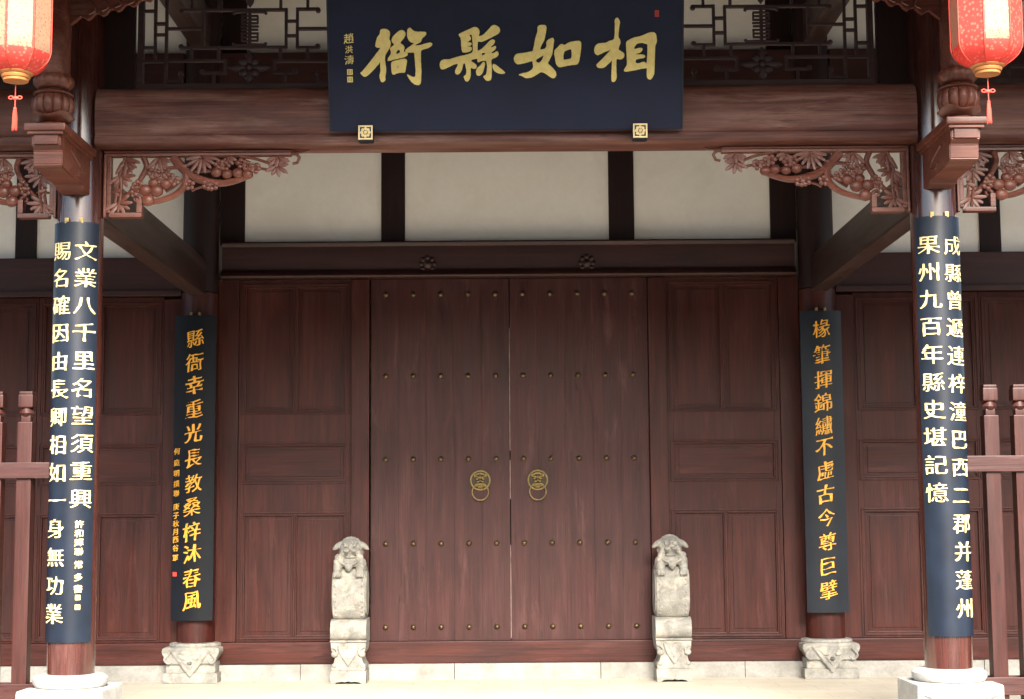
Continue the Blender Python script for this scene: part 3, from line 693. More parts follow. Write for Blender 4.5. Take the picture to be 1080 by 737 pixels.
def field_loops(loops, seed, tv, th, wob):
    """signed distance field of a glyph, grown unevenly like a brush stroke, traced again as closed loops"""
    N = 92; lo, hi_x = -.08, 1.06; X = np.linspace(-.08, 1.06, N); Y = np.linspace(-.2, .96, N)
    wx = np.array([noise.noise(Vector((x * 2.2, seed * 1.3, y * 2.2))) for y in Y for x in X]).reshape(N, N)
    wy = np.array([noise.noise(Vector((x * 2.2, seed * 1.3 + 40, y * 2.2))) for y in Y for x in X]).reshape(N, N)
    nz = np.array([noise.noise(Vector((x * 4.5, seed * 2.1 + 80, y * 4.5))) for y in Y for x in X]).reshape(N, N)
    gx, gy = np.meshgrid(X, Y); px = gx + wx * wob; py = gy + wy * wob
    D = np.full((N, N), 9.0); ins = np.zeros((N, N), bool)
    for lp in loops:
        for i in range(len(lp)):
            ax, ay = lp[i - 1]; bx, by = lp[i]; ex, ey = bx - ax, by - ay; L = ex * ex + ey * ey
            if L < 1e-12: continue
            t = np.clip(((px - ax) * ex + (py - ay) * ey) / L, 0, 1)
            D = np.minimum(D, (px - ax - t * ex) ** 2 + (py - ay - t * ey) ** 2)
            if by != ay:
                c = ((ay > py) != (by > py)) & (px < ex * (py - ay) / ey + ax); ins ^= c
    S = np.sqrt(D); S[ins] *= -1
    g0, g1 = np.gradient(S); gl = np.sqrt(g0 ** 2 + g1 ** 2) + 1e-9
    F = S - (tv * np.abs(g1) / gl + th * np.abs(g0) / gl) - nz * (.034 if len(loops) < 6 else .018) * (1 if sum(map(len, loops)) < 220 else .6)
    F = (F + .5 * (np.roll(F, 1, 0) + np.roll(F, -1, 0) + np.roll(F, 1, 1) + np.roll(F, -1, 1))) / 3
    F[0, :] = F[-1, :] = 1; F[:, 0] = F[:, -1] = 1
    F[F == 0] = 1e-9
    seg = {}
    def pt(k):
        (i, j, d) = k; i2, j2 = (i, j + 1) if d == 0 else (i + 1, j); a = F[i, j]; b = F[i2, j2]; t = a / (a - b)
        return Vector((X[j] + (X[j2] - X[j]) * t, Y[i] + (Y[i2] - Y[i]) * t))
    neg = F < 0
    mixed = (neg[:-1, :-1] ^ neg[1:, :-1]) | (neg[:-1, :-1] ^ neg[:-1, 1:]) | (neg[:-1, :-1] ^ neg[1:, 1:])
    for i, j in zip(*np.nonzero(mixed)):
        i = int(i); j = int(j)
        c = [neg[i, j], neg[i, j + 1], neg[i + 1, j + 1], neg[i + 1, j]]
        e = [(i, j, 0), (i, j + 1, 1), (i + 1, j, 0), (i, j, 1)]
        # walk the cell's corners: an edge that leaves the inside starts a segment, one that enters ends it
        outs = [e[k] for k in range(4) if c[k] and not c[(k + 1) % 4]]; ens = [e[k] for k in range(4) if not c[k] and c[(k + 1) % 4]]
        if len(outs) == 1: seg[outs[0]] = ens[0]
        elif c[0]: seg[e[0]] = e[3]; seg[e[2]] = e[1]
        else: seg[e[1]] = e[0]; seg[e[3]] = e[2]
    out = []
    while seg:
        st = next(iter(seg)); cur = st; lp = []
        while cur in seg: lp.append(pt(cur)); cur = seg.pop(cur)
        if len(lp) > 5: out.append(smooth_loop(lp, 1, .5))
    return out
def brush(loops, seed, tv, th, slant, wob=.012):
    return [[Vector((p.x - .488, p.y - .38 + slant * (p.x - .488))) for p in lp] for lp in field_loops(loops, seed, tv, th, wob)]
def fill(loops, ext, bev=0):
    cu = bpy.data.curves.new('f', 'CURVE'); cu.dimensions = '2D'; cu.fill_mode = 'BOTH'; cu.extrude = ext; cu.bevel_depth = bev; cu.bevel_resolution = 1
    for lp in loops:
        sp_ = cu.splines.new('POLY'); sp_.points.add(len(lp) - 1); sp_.use_cyclic_u = True
        for pt, p in zip(sp_.points, lp): pt.co = (p.x, p.y, 0, 1)
    o = bpy.data.objects.new('f', cu); C.objects.link(o); bpy.context.view_layer.update()
    ev = o.evaluated_get(bpy.context.evaluated_depsgraph_get()); me = ev.to_mesh(); bm = bmesh.new(); bm.from_mesh(me); ev.to_mesh_clear()
    bpy.data.objects.remove(o); bpy.data.curves.remove(cu)
    return bm
def char_bm(ch, w_, h_, seed, tv=.022, th=.004, slant=.06, ext=.003, wob=.03):
    loops = glyph(ch); pts = sum(len(l) for l in loops)
    dens = max(0, min(1, (pts - 40) / 340)); f = 1 - .7 * dens
    lp = brush(loops, seed, tv * f, th * f - .004 * dens, slant, wob)
    lp = [[Vector((p.x * w_, p.y * h_)) for p in l] for l in lp]
    return fill(lp, ext)

def flat_map(cx, y, cz): return lambda u, v, w_: Vector((cx + u, y - w_, cz + v))
# couplet boards wrapped round the outer columns
RB = .178; HALF = R(60)
def curved_board(name, cx, z0, z1, lines, sig, label, mt, side):
    e = empty(name, (cx, OY, z0))
    tag(e, label, 'couplet board')
    m = MB(); b = bmesh.new(); n = 28; A = []; 
    for (rr) in (RB, RB - .012):
        for z in (z0, z1):
            A.append([b.verts.new((cx + rr * math.sin(-HALF + 2 * HALF * i / n), OY - rr * math.cos(-HALF + 2 * HALF * i / n), z)) for i in range(n + 1)])
    o0, o1, i0, i1 = A
    for i in range(n):
        b.faces.new((o0[i], o0[i + 1], o1[i + 1], o1[i])); b.faces.new((i0[i + 1], i0[i], i1[i], i1[i + 1]))
        b.faces.new((o0[i + 1], o0[i], i0[i], i0[i + 1])); b.faces.new((o1[i], o1[i + 1], i1[i + 1], i1[i]))
    b.faces.new((o0[0], o1[0], i1[0], i0[0])); b.faces.new((o1[n], o0[n], i0[n], i1[n]))
    bmesh.ops.recalc_face_normals(b, faces=b.faces); m.add(b); m.build('board', mt, e, smooth=30)
    def wrap(bm2, ang, z):
        us = [v.co.x for v in bm2.verts]; a = min(us)
        while a < max(us):
            bmesh.ops.bisect_plane(bm2, geom=bm2.verts[:] + bm2.edges[:] + bm2.faces[:], plane_co=(a, 0, 0), plane_no=(1, 0, 0)); a += .012
        for v in bm2.verts:
            t = ang + v.co.x / RB; rr = RB + .0035 + v.co.z; v.co = Vector((cx + rr * math.sin(t), OY - rr * math.cos(t), z + v.co.y))
        return bm2
    sd_ = 1
    for ang, text, zs in lines:
        for ch, z in zip(text, zs):
            sd_ += 1; m = MB(); m.add(wrap(char_bm(ch, .162, .142, sd_ + cx, .012, -.006, .0, .0025), R(ang), z)); m.build('character', M['gold_pale'], e, smooth=0)
    if sig:
        m = MB()
        for ch, z in sig:
            sd_ += 1
            if ch == '#': 
                bb = MB(); m.add(wrap(fill([[Vector(q) for q in ((-.017, -.017), (.017, -.017), (.017, .017), (-.017, .017))], [Vector(q) for q in ((-.009, -.008), (-.009, .008), (-.003, .008), (-.003, -.008))], [Vector(q) for q in ((.003, -.008), (.003, .008), (.009, .008), (.009, -.008))]], .002), R(sig_ang), z))
            else: m.add(wrap(char_bm(ch, .062, .055, sd_, .02, .015, .05, .002), R(sig_ang), z))
        m.build('signature', M['gold_pale'], e, smooth=0)
    for a in (-.3, .3):
        px_, py_ = cx + .172 * math.sin(a), OY - .172 * math.cos(a); m = MB(); m.box(px_ - .014, px_ + .014, py_ - .006, py_ + .012, z1 - .01, z1 + .03, .003)
        m.build('hanging_hook', M['brass'], e)
    return e
sig_ang = 26
zz = lambda y: 3.588 - (y - 235) * .00646
ys14 = [266 + 29.35 * i for i in range(14)]; ys10 = [266 + 29.15 * i for i in range(10)]
curved_board('couplet_board', -CX, .73, 3.588, [(28, '文業八千里名望須重興', [zz(y) for y in ys10]), (-29, '賜名確因由長卿相如一身無功業', [zz(y) for y in ys14])],
             [(c_, zz(y)) for c_, y in zip('許和輝聯常多書##', (555, 564.5, 574, 583.5, 597, 610, 622, 631, 641))],
             'curved slate-blue board on the left front column, gold characters in two rows, small signature', M['board_slate'], -1)
curved_board('couplet_board', CX, .73, 3.588, [(29, '成縣曾遞連梓潼巴西二郡并蓬州', [zz(y + 1) for y in ys14]), (-28, '果州九百年縣史堪記憶', [zz(y) for y in ys10])], None,
             'curved slate-blue board on the right front column, gold characters in two rows, no signature', M['board_slate'], 1)

# flat, slightly bowed boards on the inner columns
def inner_board(cx, z0, z1, text, sig, label, mt, lean=0):
    e = empty('couplet_board', (cx, -.26, z0)); tag(e, label, 'couplet board')
    hw = .196; bow = .035
    def Y(u): return -.29 + bow * (u / hw) ** 2
    m = MB(); b = bmesh.new(); n = 16; F0 = []; F1 = []; B0 = []; B1 = []
    for i in range(n + 1):
        u = -hw + 2 * hw * i / n
        F0.append(b.verts.new((cx + u, Y(u), z0))); F1.append(b.verts.new((cx + u, Y(u), z1))); B0.append(b.verts.new((cx + u, Y(u) + .022, z0))); B1.append(b.verts.new((cx + u, Y(u) + .022, z1)))
    for i in range(n):
        b.faces.new((F0[i], F0[i + 1], F1[i + 1], F1[i])); b.faces.new((B0[i + 1], B0[i], B1[i], B1[i + 1])); b.faces.new((F0[i + 1], F0[i], B0[i], B0[i + 1])); b.faces.new((F1[i], F1[i + 1], B1[i + 1], B1[i]))
    b.faces.new((F0[0], F1[0], B1[0], B0[0])); b.faces.new((F1[n], F0[n], B0[n], B1[n])); bmesh.ops.recalc_face_normals(b, faces=b.faces); m.add(b)
    m.build('board', mt, e, smooth=30)
    def put(bm2, u0, z):
        for v in bm2.verts:
            u = u0 + v.co.x; v.co = Vector((cx + u, Y(u) - .0045 - v.co.z, z + v.co.y))
        bmesh.ops.reverse_faces(bm2, faces=bm2.faces); return bm2
    k = 0
    for ch, z in text:
        k += 1; m = MB(); m.add(put(char_bm(ch, .172, .185, k * 1.7 + cx, .026, -.010, .2, .003, .06), rnd.uniform(-.006, .006), z)); m.build('character', M['gold_deep'], e, smooth=0)
    if sig:
        m = MB()
        for ch, z in sig: k += 1; m.add(put(char_bm(ch, .062, .066, k, .02, .01, .15, .002, .05), -.158, z))
        m.build('signature', M['gold_deep'], e, smooth=0)
        bm3 = fill([[Vector(q) for q in ((-.02, -.02), (.02, -.02), (.02, .02), (-.02, .02))]], .002); m = MB(); m.add(put(bm3, -.162, 1.052)); m.build('seal_mark', M['vermilion'], e, smooth=0)
    for a in (-.04, .04): MB().box(cx + a - .012, cx + a + .012, -.285, -.22, z1 - .004, z1 + .03, .003).build('hanging_hook', M['brass'], e)
zi = lambda y: 3.487 - (y - 334) * (2.865 / 319)
inner_board(-CX, .622, 3.487, list(zip('縣衙幸重光長教桑梓沐春風', [zi(y) for y in (358.8, 383, 407.5, 432.7, 458, 484, 510.5, 535, 561, 584, 609, 632)])),
            list(zip('何庭明撰聯庚子秋月西谷軍', [zi(y) for y in (477, 489, 500, 511, 521, 535, 544, 552.5, 561, 569, 578, 588)])),
            'narrow black board on the left inner column, one row of golden characters, red seal', M['board_black'])
zj = lambda y: 3.487 - (y - 330) * (2.83 / 316)
inner_board(CX - .012, .655, 3.49, list(zip('椽筆揮錦繡不虛古今尊巨擘', [zj(y) for y in (349, 375.8, 402, 426.5, 451, 473, 498, 523, 547.5, 572.5, 598, 623)])), None,
            'narrow blue-black couplet board on the right inner column, one row of golden orange characters', M['board_blue'])

# ------------------------------------------------------------------ the name plaque
TILT = R(15)
PE = empty('name_plaque', (0, -4.60, 4.205))
tag(PE, 'large dark navy name plaque with four bold gold characters hung tilted over the front beam', 'plaque')
PM = Matrix.Translation((0, -4.60, 4.205)) @ Matrix.Rotation(TILT, 4, 'X')     # local x right, z up the board, -y out
PW = 1.213; PH = 1.07; K2 = .00668
def pbuild(m, name, mt, smooth=38):
    bmesh.ops.transform(m.bm, matrix=PM, verts=m.bm.verts); return m.build(name, mt, PE, smooth)
m = MB(); m.box(-PW, PW, -.035, 0, 0, PH, .006); pbuild(m, 'board', M['board_navy'])
for (a, b_, c_, d_) in ((-PW - .006, -PW + .004, -.002, PH), (PW - .004, PW + .006, -.002, PH)):
    m = MB(); m.box(a, b_, -.04, .004, c_, d_, .002); pbuild(m, 'edge_strip', M['board_slate'])
CH = {
 'ya': ((385, 28), [[(255,75),(285,62),(325,66),(355,85),(360,110),(352,150),(345,178),(362,190),(368,215),(355,260),(330,295),(300,345),(298,400),(308,470),(310,510),(298,565),(298,615),(262,633),(242,590),(242,560),(255,500),(250,450),(255,400),(215,450),(165,505),(110,555),(80,572),(60,562),(48,540),(25,532),(50,520),(85,480),(140,415),(190,350),(240,290),(262,258),(225,262),(198,250),(212,190),(225,150),(255,120)],
   [(375,190),(385,155),(420,120),(460,85),(495,75),(520,95),(527,125),(505,165),(475,195),(462,218),(500,235),(515,258),(506,290),(500,308),(552,320),(545,345),(500,365),(430,380),(365,395),(328,405),(335,375),(370,330),(372,300),(352,272),(375,255),(405,240),(408,220),(380,205)],
   [(440,280),(470,285),(468,322),(412,335)],
   [(370,415),(420,400),(480,385),(530,382),(538,400),(525,460),(512,530),(470,525),(420,535),(382,555),(372,520),(368,470)], [(430,452),(456,458),(448,482),(428,472)],
   [(550,70),(575,48),(600,80),(640,98),(745,98),(755,120),(735,140),(700,165),(690,205),(650,222),(612,248),(690,238),(790,210),(820,225),(795,255),(750,272),(688,290),(685,400),(690,520),(682,640),(665,665),(620,655),(580,625),(550,575),(535,545),(570,565),(600,582),(628,578),(632,480),(620,310),(560,314),(516,308),(524,290),(560,260),(600,235),(628,218),(580,205),(555,175),(545,130)]]),
 'xian': ((465, 25), [[(255,158),(330,125),(430,80),(460,90),(482,120),(475,165),(465,185),(520,170),(575,115),(620,65),(650,62),(690,85),(705,125),(680,155),(620,185),(560,215),(495,240),(462,225),(458,250),(455,340),(500,320),(555,270),(590,230),(625,210),(648,225),(640,255),(590,300),(620,300),(655,278),(660,300),(640,330),(600,350),(600,365),(645,360),(660,335),(680,345),(685,375),(665,400),(610,420),(600,440),(610,500),(605,600),(600,645),(565,655),(540,645),(515,600),(545,600),(558,560),(562,500),(555,435),(500,440),(455,458),(455,430),(465,410),(430,420),(385,425),(380,440),(440,480),(450,500),(435,525),(405,522),(380,505),(380,600),(360,650),(340,665),(320,650),(305,600),(330,600),(340,550),(330,500),(328,462),(300,460),(290,520),(270,565),(240,588),(212,570),(220,530),(245,490),(252,465),(200,475),(150,500),(110,520),(65,530),(50,500),(55,450),(85,422),(150,425),(250,395),(345,375),(405,355),(412,330),(408,240),(400,155),(370,160),(360,172),(385,185),(388,215),(345,240),(350,250),(395,245),(395,275),(340,285),(345,295),(395,290),(400,320),(380,338),(330,350),(295,350),(285,290),(285,220),(278,185),(255,170)],
   [(500,355),(550,350),(540,375),(498,390)],
   [(530,445),(538,470),(525,520),(510,570),(480,602),(450,595),(440,560),(450,520),(490,490),(515,455)],
   [(625,470),(660,490),(710,530),(760,572),(720,580),(670,570),(635,545),(618,505)]]),
 'ru': ((540, 25), [[(318,80),(350,65),(405,68),(413,90),(400,170),(385,230),(355,280),(338,330),(400,318),(415,290),(412,240),(440,215),(480,200),(495,225),(482,300),(470,380),(440,440),(420,475),(470,515),(515,570),(515,605),(490,635),(450,615),(390,570),(350,560),(290,600),(240,622),(185,628),(155,605),(105,592),(140,580),(200,570),(250,545),(272,515),(262,440),(215,455),(160,470),(95,480),(65,450),(60,405),(85,370),(180,360),(265,345),(280,280),(295,200),(318,140)],
   [(385,380),(375,420),(340,470),(305,465),(290,435),(340,405)],
   [(500,330),(535,305),(560,270),(590,270),(605,285),(660,250),(720,240),(770,235),(785,260),(780,340),(768,420),(755,470),(745,485),(650,492),(600,505),(545,515),(515,480),(508,420),(497,380)], [(600,345),(680,315),(688,370),(682,425),(592,440),(592,390)]]),
 'xiang': ((620, 20), [[(303,80),(320,45),(345,50),(360,100),(350,140),(345,200),(340,255),(360,275),(368,310),(350,350),(340,385),(380,405),(412,435),(395,480),(355,488),(322,475),(320,560),(325,680),(315,715),(290,732),(272,720),(275,600),(280,490),(240,530),(185,578),(125,575),(105,545),(150,505),(215,440),(270,380),(200,405),(115,445),(85,410),(90,355),(120,320),(220,312),(235,295),(300,280),(308,200),(310,110)],
   [(430,300),(500,262),(600,240),(680,205),(735,205),(750,240),(758,300),(738,350),(735,480),(732,640),(710,690),(685,708),(660,690),(652,630),(660,580),(600,585),(510,605),(410,620),(402,605),(440,550),(438,450),(430,350)],
   [(540,322),(600,310),(660,325),(662,400),(655,500),(652,545),(635,518),(600,515),(580,535),(525,530),(530,490),(580,478),(635,470),(635,445),(590,440),(520,440),(525,430),(580,418),(610,380),(600,368),(560,370),(510,385),(510,365)]]),
}
def pl(px, py): return ((px - 537.2) * K2, (137.5 - py) * K2)
for key, ((ox, oy), polys) in CH.items():
    loops = []
    for q in polys:
        lp = [Vector(pl(ox + x / 10.525, oy + y / 10.525)) for x, y in q]
        lp = smooth_loop(resample(lp, .006), 3, .5); n = len(lp); o2 = []
        for i, p in enumerate(lp):
            k = noise.noise(Vector((p.x * 90, p.y * 90, 3))) * .0016; d = (lp[(i + 1) % n] - lp[i - 1]).normalized(); o2.append(p + Vector((d.y, -d.x)) * k)
        loops.append(o2)
    bm2 = fill(loops, .006, .002)
    for v in bm2.verts: v.co = Vector((v.co.x, -.036 - .007 - v.co.z, v.co.y))
    bmesh.ops.reverse_faces(bm2, faces=bm2.faces)
    m = MB(); m.add(bm2); pbuild(m, 'character', M['gold'], 30)
def psmall(ch, px, py, s, mt, seed, m):
    bm2 = char_bm(ch, s, s, seed, .015, .008, .1, .002, .05); u0, v0 = pl(px, py)
    for v in bm2.verts: v.co = Vector((v.co.x + u0, -.0385 - v.co.z, v.co.y + v0))
    bmesh.ops.reverse_faces(bm2, faces=bm2.faces); m.add(bm2)
m = MB()
for i, (ch, py, s) in enumerate((('趙', 43.5, .072), ('洪', 54.5, .055), ('濤', 65, .066))): psmall(ch, 376.7, py, s, None, i + 3, m)
pbuild(m, 'signature', M['gold'], 0)
def seal(px, py, hw, hh, mt):
    u, v = pl(px, py); bm2 = fill([[Vector((u - hw, v - hh)), Vector((u + hw, v - hh)), Vector((u + hw, v + hh)), Vector((u - hw, v + hh))]] +
        [[Vector((u + a, v - hh * .7)), Vector((u + a, v + hh * .7)), Vector((u + a + hw * .18, v + hh * .7)), Vector((u + a + hw * .18, v - hh * .7))] for a in (-hw * .6, -hw * .1, hw * .4)], .002)
    for q in bm2.verts: q.co = Vector((q.co.x, -.0385 - q.co.z, q.co.y))
    bmesh.ops.reverse_faces(bm2, faces=bm2.faces); m = MB(); m.add(bm2); pbuild(m, 'seal_mark', mt, 0)
seal(377.3, 77.3, .019, .019, M['gold']); seal(377.3, 84.8, .019, .019, M['gold']); seal(692, 20.5, .014, .022, M['vermilion'])
# gilt clips under the plaque
for x in (-.965, .92):
    m = MB(); m.box(x - .05, x + .05, -4.69, -4.585, 4.118, 4.225, .004)
    cl = m.build('plaque_clip', M['board_slate'], PE)
    m = MB(); c = Vector((x, -4.691, 4.172)); y = -4.694
    for sx in (-1, 1):
        m.box(x + sx * .044 - .005, x + sx * .044 + .005, y - .003, y + .006, 4.122, 4.221, .001); m.box(x - .0385, x + .0385, y - .003, y + .006, 4.172 + sx * .044 - .005, 4.172 + sx * .044 + .005, .001)
    for i in range(8):
        a = PI * i / 4; m.ell(Vector((x + .026 * math.cos(a), y - .001, 4.172 + .026 * math.sin(a))), (.013, .005, .013), 1)
    m.ell(Vector((x, y - .003, 4.172)), (.014, .006, .014), 1); m.build('gilt_ornament', M['gold_pale'], cl)

# ------------------------------------------------------------------ lanterns on the eave
def lantern(x, rot, label, allp=False):
    y = -6.22; z = 4.115
    e = empty('lantern', (x, y, z)); tag(e, label, 'lantern', None)
    b = bmesh.new(); n = 8; prof_ = [(.095, .055), (.135, .075), (.182, .118), (.203, .17), (.205, .24), (.205, .47), (.203, .50), (.182, .555), (.14, .595), (.1, .615)]
    rings = []
    for r, h in prof_:
        ring = []
        for i in range(n):
            for t in (.06, .5, .94) if r > .18 else (.06, .5, .94):
                a0 = 2 * PI * i / n + rot; a1 = 2 * PI * (i + 1) / n + rot
                p = Vector((math.cos(a0), math.sin(a0))).lerp(Vector((math.cos(a1), math.sin(a1))), t); ring.append(b.verts.new((x + p.x * r, y + p.y * r, z + h)))
        rings.append(ring)
    for j, (A, B) in enumerate(zip(rings, rings[1:])):
        for i in range(len(A)):
            f = b.faces.new((A[i], A[(i + 1) % len(A)], B[(i + 1) % len(A)], B[i]))
            side = (i // 3)
            f.material_index = 1 if ((allp or side % 2 == 0) and i % 3 != 2 and 3 <= j <= 5) else 0
    bmesh.ops.recalc_face_normals(b, faces=b.faces)
    m = MB(); m.add(b); m.build('lantern_body', M['silk'], e, smooth=25, mats=[M['silk'], M['silk_pale']])
    m = MB()
    for i in range(n):
        a = 2 * PI * i / n + rot
        m.tube(spline([(x + math.cos(a) * r * 1.004, y + math.sin(a) * r * 1.004, z + h) for r, h in prof_], 3), .0035, .0035, 6)
    m.build('lantern_rib', M['redcord'], e)
    m = MB(); m.lathe([(.06, .004), (.072, .006), (.075, .016), (.070, .022), (.080, .024), (.086, .036), (.082, .044), (.092, .046), (.10, .055), (.094, .063), (.08, .064)], (x, y, z), 40)
    m.build('lantern_cap', M['lantern_gold'], e); m = MB()
    m.lathe([(.08, .61), (.106, .615), (.106, .63), (.085, .64), (.09, .66), (.06, .67)], (x, y, z), 40); m.build('lantern_cap', M['lantern_gold'], e)
    m = MB(); m.tube([(x, y, z - .01), (x, y, z - .115)], .003, .003, 6)
    # knotted ornament and fringe
    m.ell((x, y, z - .095), (.022, .008, .012)); 
    for sx in (-1, 1): m.tube([(x + sx * (.026 + .013 * math.cos(t)), y, z - .092 + .009 * math.sin(t)) for t in [2 * PI * i / 12 for i in range(12)]], .004, .004, 6, True)
    m.tube([(x, y, z - .105), (x, y, z - .155)], .0035, .0035, 6); m.ell((x, y, z - .16), (.011, .011, .012))
    for i in range(16):
        a = 2 * PI * i / 16; m.tube([(x + .006 * math.cos(a), y + .006 * math.sin(a), z - .165), (x + .011 * math.cos(a), y + .011 * math.sin(a), z - .21), (x + .013 * math.cos(a), y + .013 * math.sin(a), z - .285 - .008 * math.sin(i * 2.3))], .004, .0025, 5)
    m.build('tassel', M['redcord'], e)
    MB().tube([(x, y, z + .66), (x, y, 4.88)], .004, .004, 6).build('cord', M['redcord'], e)
lantern(-2.895, R(-112.5 + 22.5), 'red silk lantern with pale floral panels and tassel hanging beside the left front column', True)
lantern(2.855, R(-112.5 + 3), 'red silk lantern with one bright pale panel and tassel hanging beside the right front column')

# ------------------------------------------------------------------ carved drum stones with lions
def drumstone(cx, facing, label):
    e = empty('lion_drum_stone', (cx, -.2, FZ)); tag(e, label, 'stone lion')
    hw = .163; yf = -.47; yb = -.07
    m = MB()
    foot = [(-hw, FZ), (-hw + .045, FZ), (-hw + .055, FZ + .014), (-.055, FZ + .022), (-.03, FZ + .016), (0, FZ + .026), (.03, FZ + .016), (.055, FZ + .022), (hw - .055, FZ + .014), (hw - .045, FZ), (hw, FZ), (hw, .165), (-hw, .165)]
    m.prism(foot, lambda u, v, d: Vector((cx + u, d, v)), yf, yb, .003)
    pr = [(-.152, .165), (-.158, .20), (-.135, .235), (-.125, .27), (-.125, .30), (-.148, .33), (-.158, .36), (-.163, .425), (.163, .425), (.158, .36), (.148, .33), (.125, .30), (.125, .27), (.135, .235), (.158, .20), (.152, .165)]
    m.prism(pr, lambda u, v, d: Vector((cx + u, d, v)), yf + .012, yb, .004)
    m.prism([(-.10, .40), (.10, .40), (.07, .31), (0, .205), (-.07, .31)], lambda u, v, d: Vector((cx + u, d, v)), yf - .012, yf + .05, .006)
    m.prism([(-.055, .375), (.055, .375), (0, .265)], lambda u, v, d: Vector((cx + u, d, v)), yf - .02, yf + .03, .004)
    for sx in (-1, 1):
        m.ell((cx + sx * .125, yf + .012, .315), (.035, .03, .03)); m.tube(spline([(cx + sx * .15, yf + .008, .38), (cx + sx * .12, yf, .37), (cx + sx * .1, yf, .34), (cx + sx * .12, yf, .31)]), .012, .009)
        m.ell((cx + sx * .13, yf + .03, .21), (.03, .03, .025))
    m.build('carved_base', M['stone'], e)
    m = MB(); pts = [(yb, .427), (yf + .03, .427)]
    for i in range(11):
        a = -PI / 2 + PI * i / 10; pts.append((yf + .085 - .095 * math.cos(a), .530 + .1 * math.sin(a)))
    pts.append((yb, .632)); m.prism(pts, lambda u, v, d: Vector((cx + d, u, v)), -.166, .166)
    m.box(cx - .168, cx + .168, yf - .004, yb - .001, .424, .442, .004); m.build('scroll_cushion', M['stone'], e)
    m = MB(); pts = []
    cz, cy, rz, ry = .865, -.255, .255, .20
    for i in range(48):
        a = 2 * PI * i / 48; ca, sa = math.cos(a), math.sin(a)
        pts.append((cy + ry * math.copysign(abs(ca) ** .62, ca), cz + rz * math.copysign(abs(sa) ** .8, sa)))
    m.prism(pts, lambda u, v, d: Vector((cx + d, u, v)), -.148, .148, .006)
    pts2 = [(cy + (u - cy) * .82, cz + (v - cz) * .82) for u, v in pts]; m.prism(pts2, lambda u, v, d: Vector((cx + d, u, v)), -.160, .160, .006)
    for sx in (-1, 1):
        for i in range(9):
            a = PI - R(46) + R(92) * i / 8; ca, sa = math.cos(a), math.sin(a)
            p = Vector((cx + sx * .123, cy + (ry + .001) * math.copysign(abs(ca) ** .62, ca), cz + (rz + .001) * math.copysign(abs(sa) ** .8, sa))); m.ell(p, (.011, .011, .011), 1)
    m.build('drum', M['stone'], e)
    # the crouching lion, blended into one carved body
    b = MB(); f = facing
    hx = .012 * f
    def E(x, y, z, rx, ry_=None, rz_=None, rot=None): b.ell((cx + x, -.255 + y, z), (rx, ry_ or rx, rz_ or rx), 3, rot)
    E(0, .05, 1.12, .125, .17, .075)                       # back
    E(0, .16, 1.02, .11, .08, .12)
    for sx in (-1, 1):
        E(sx * .10, -.08, 1.135, .055, .07, .07); E(sx * .105, -.155, 1.10, .042, .05, .055)
        E(sx * .105, -.185, 1.055, .04, .04, .04)          # paws over the drum rim
        for q in (-1, 0, 1): E(sx * .105 + q * .026, -.214, 1.04, .014, .018, .026)
        # mane curls along the chest
        for (x_, z_, r_) in ((.10, 1.20, .035), (.075, 1.165, .035), (.115, 1.16, .03), (.045, 1.14, .03)): E(sx * x_, -.155, z_, r_)
    E(0, -.13, 1.16, .085, .07, .06); E(0, -.2, 1.115, .036, .034, .036); E(0, -.205, 1.085, .014)     # chest and bell
    for sx in (-1, 1): b.tube(spline([(cx + sx * .02, -.46, 1.13), (cx + sx * .06, -.455, 1.148), (cx + sx * .1, -.43, 1.175)]), .011, .009)
    # head
    E(hx, -.10, 1.285, .108, .10, .092); E(hx, -.08, 1.33, .085, .085, .05); E(hx, -.05, 1.25, .12, .09, .075)
    for i in range(7):
        a = R(35 + 110 * i / 6); E(hx + .088 * math.cos(a), -.09, 1.285 + .085 * math.sin(a), .026)
    for sx in (-1, 1):
        rot = Matrix.Rotation(R(sx * 30), 3, 'Y')
        E(hx + sx * .108, -.11, 1.312, .066, .030, .030, rot); E(hx + sx * .142, -.115, 1.288, .034, .022, .018, rot)
        E(hx + sx * .04, -.195, 1.306, .020, .018, .015); E(hx + sx * .042, -.182, 1.326, .032, .022, .010, Matrix.Rotation(R(-sx * 18), 3, 'Y'))
        E(hx + sx * .034, -.205, 1.264, .030, .03, .018); E(hx + sx * .075, -.16, 1.235, .028, .03, .035)
    E(hx, -.215, 1.288, .022, .022, .018); E(hx, -.19, 1.315, .014, .02, .03)
    E(hx, -.185, 1.205, .055, .036, .013); E(hx, -.15, 1.19, .055, .04, .02)          # lower jaw under an open mouth
    o = b.build('tmp_lion', M['stone'], None, smooth=0)
    md = o.modifiers.new('r', 'REMESH'); md.mode = 'VOXEL'; md.voxel_size = .0045
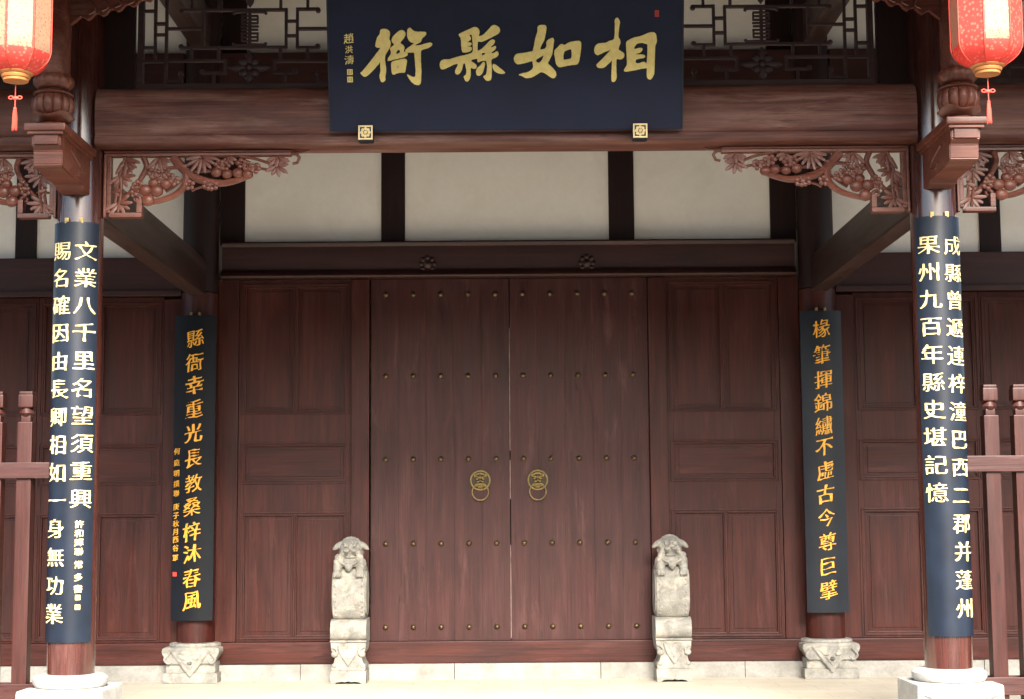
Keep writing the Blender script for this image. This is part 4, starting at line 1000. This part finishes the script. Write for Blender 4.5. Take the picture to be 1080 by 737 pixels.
    ms_ = o.modifiers.new('s', 'SMOOTH'); ms_.factor = .5; ms_.iterations = 1
    bpy.context.view_layer.update(); me = bpy.data.meshes.new_from_object(o.evaluated_get(bpy.context.evaluated_depsgraph_get()))
    bpy.data.objects.remove(o)
    me.transform(Matrix.Translation(-e.location)); me.materials.clear(); me.materials.append(M['stone'])
    for p in me.polygons: p.use_smooth = True
    lo = bpy.data.objects.new('lion', me); C.objects.link(lo); lo.parent = e; lo['label'] = 'small crouching stone lion with open mouth and drooping ears'
drumstone(-1.498, 1, 'pale stone drum pedestal with a crouching lion on top, left of the studded door')
drumstone(1.503, -1, 'pale stone drum pedestal with a crouching lion on top, right of the studded door')

# ------------------------------------------------------------------ spindle fences in the side bays
def fence(s, label):
    e = empty('spindle_fence', (s * 4.6, OY, FZ)); tag(e, label, 'fence')
    x = 3.325; first = None
    while x < 6.0:
        m = MB(); r = .052; cx_ = s * x
        m.box(cx_ - r, cx_ + r, OY - r, OY + r, .16, 2.225, .01)
        m.box(cx_ - .034, cx_ + .034, OY - .034, OY + .034, 2.22, 2.27, .008)
        m.lathe([(.036, 2.26), (.055, 2.285), (.04, 2.315), (.038, 2.325)], (cx_, OY, 0), 16)
        m.box(cx_ - .052, cx_ + .052, OY - .052, OY + .052, 2.322, 2.415, .012); m.box(cx_ - .046, cx_ + .046, OY - .046, OY + .046, 2.413, 2.435, .012)
        m.build('post', M['fence'], e); x += .205
    for z0, z1 in ((1.835, 1.945), (.33, .45)):
        a, b_ = sorted((s * 3.12, s * 6.06)); m = MB(); m.box(a, b_, OY - .075, OY - .0525, z0, z1, .008); m.box(a, b_, OY + .0525, OY + .075, z0, z1, .008)
        m.build('rail', M['fence_x'], e)
    a, b_ = sorted((s * 3.12, s * 6.06)); MB().box(a, b_, OY - .09, OY + .09, FZ, .16, .012).build('rail', M['fence_x'], e)
fence(-1, 'red painted wooden spindle fence closing the bay left of the left front column')
fence(1, 'red painted wooden spindle fence closing the bay right of the right front column')

bpy.data.objects.remove(tobj); bpy.data.curves.remove(tcurve)
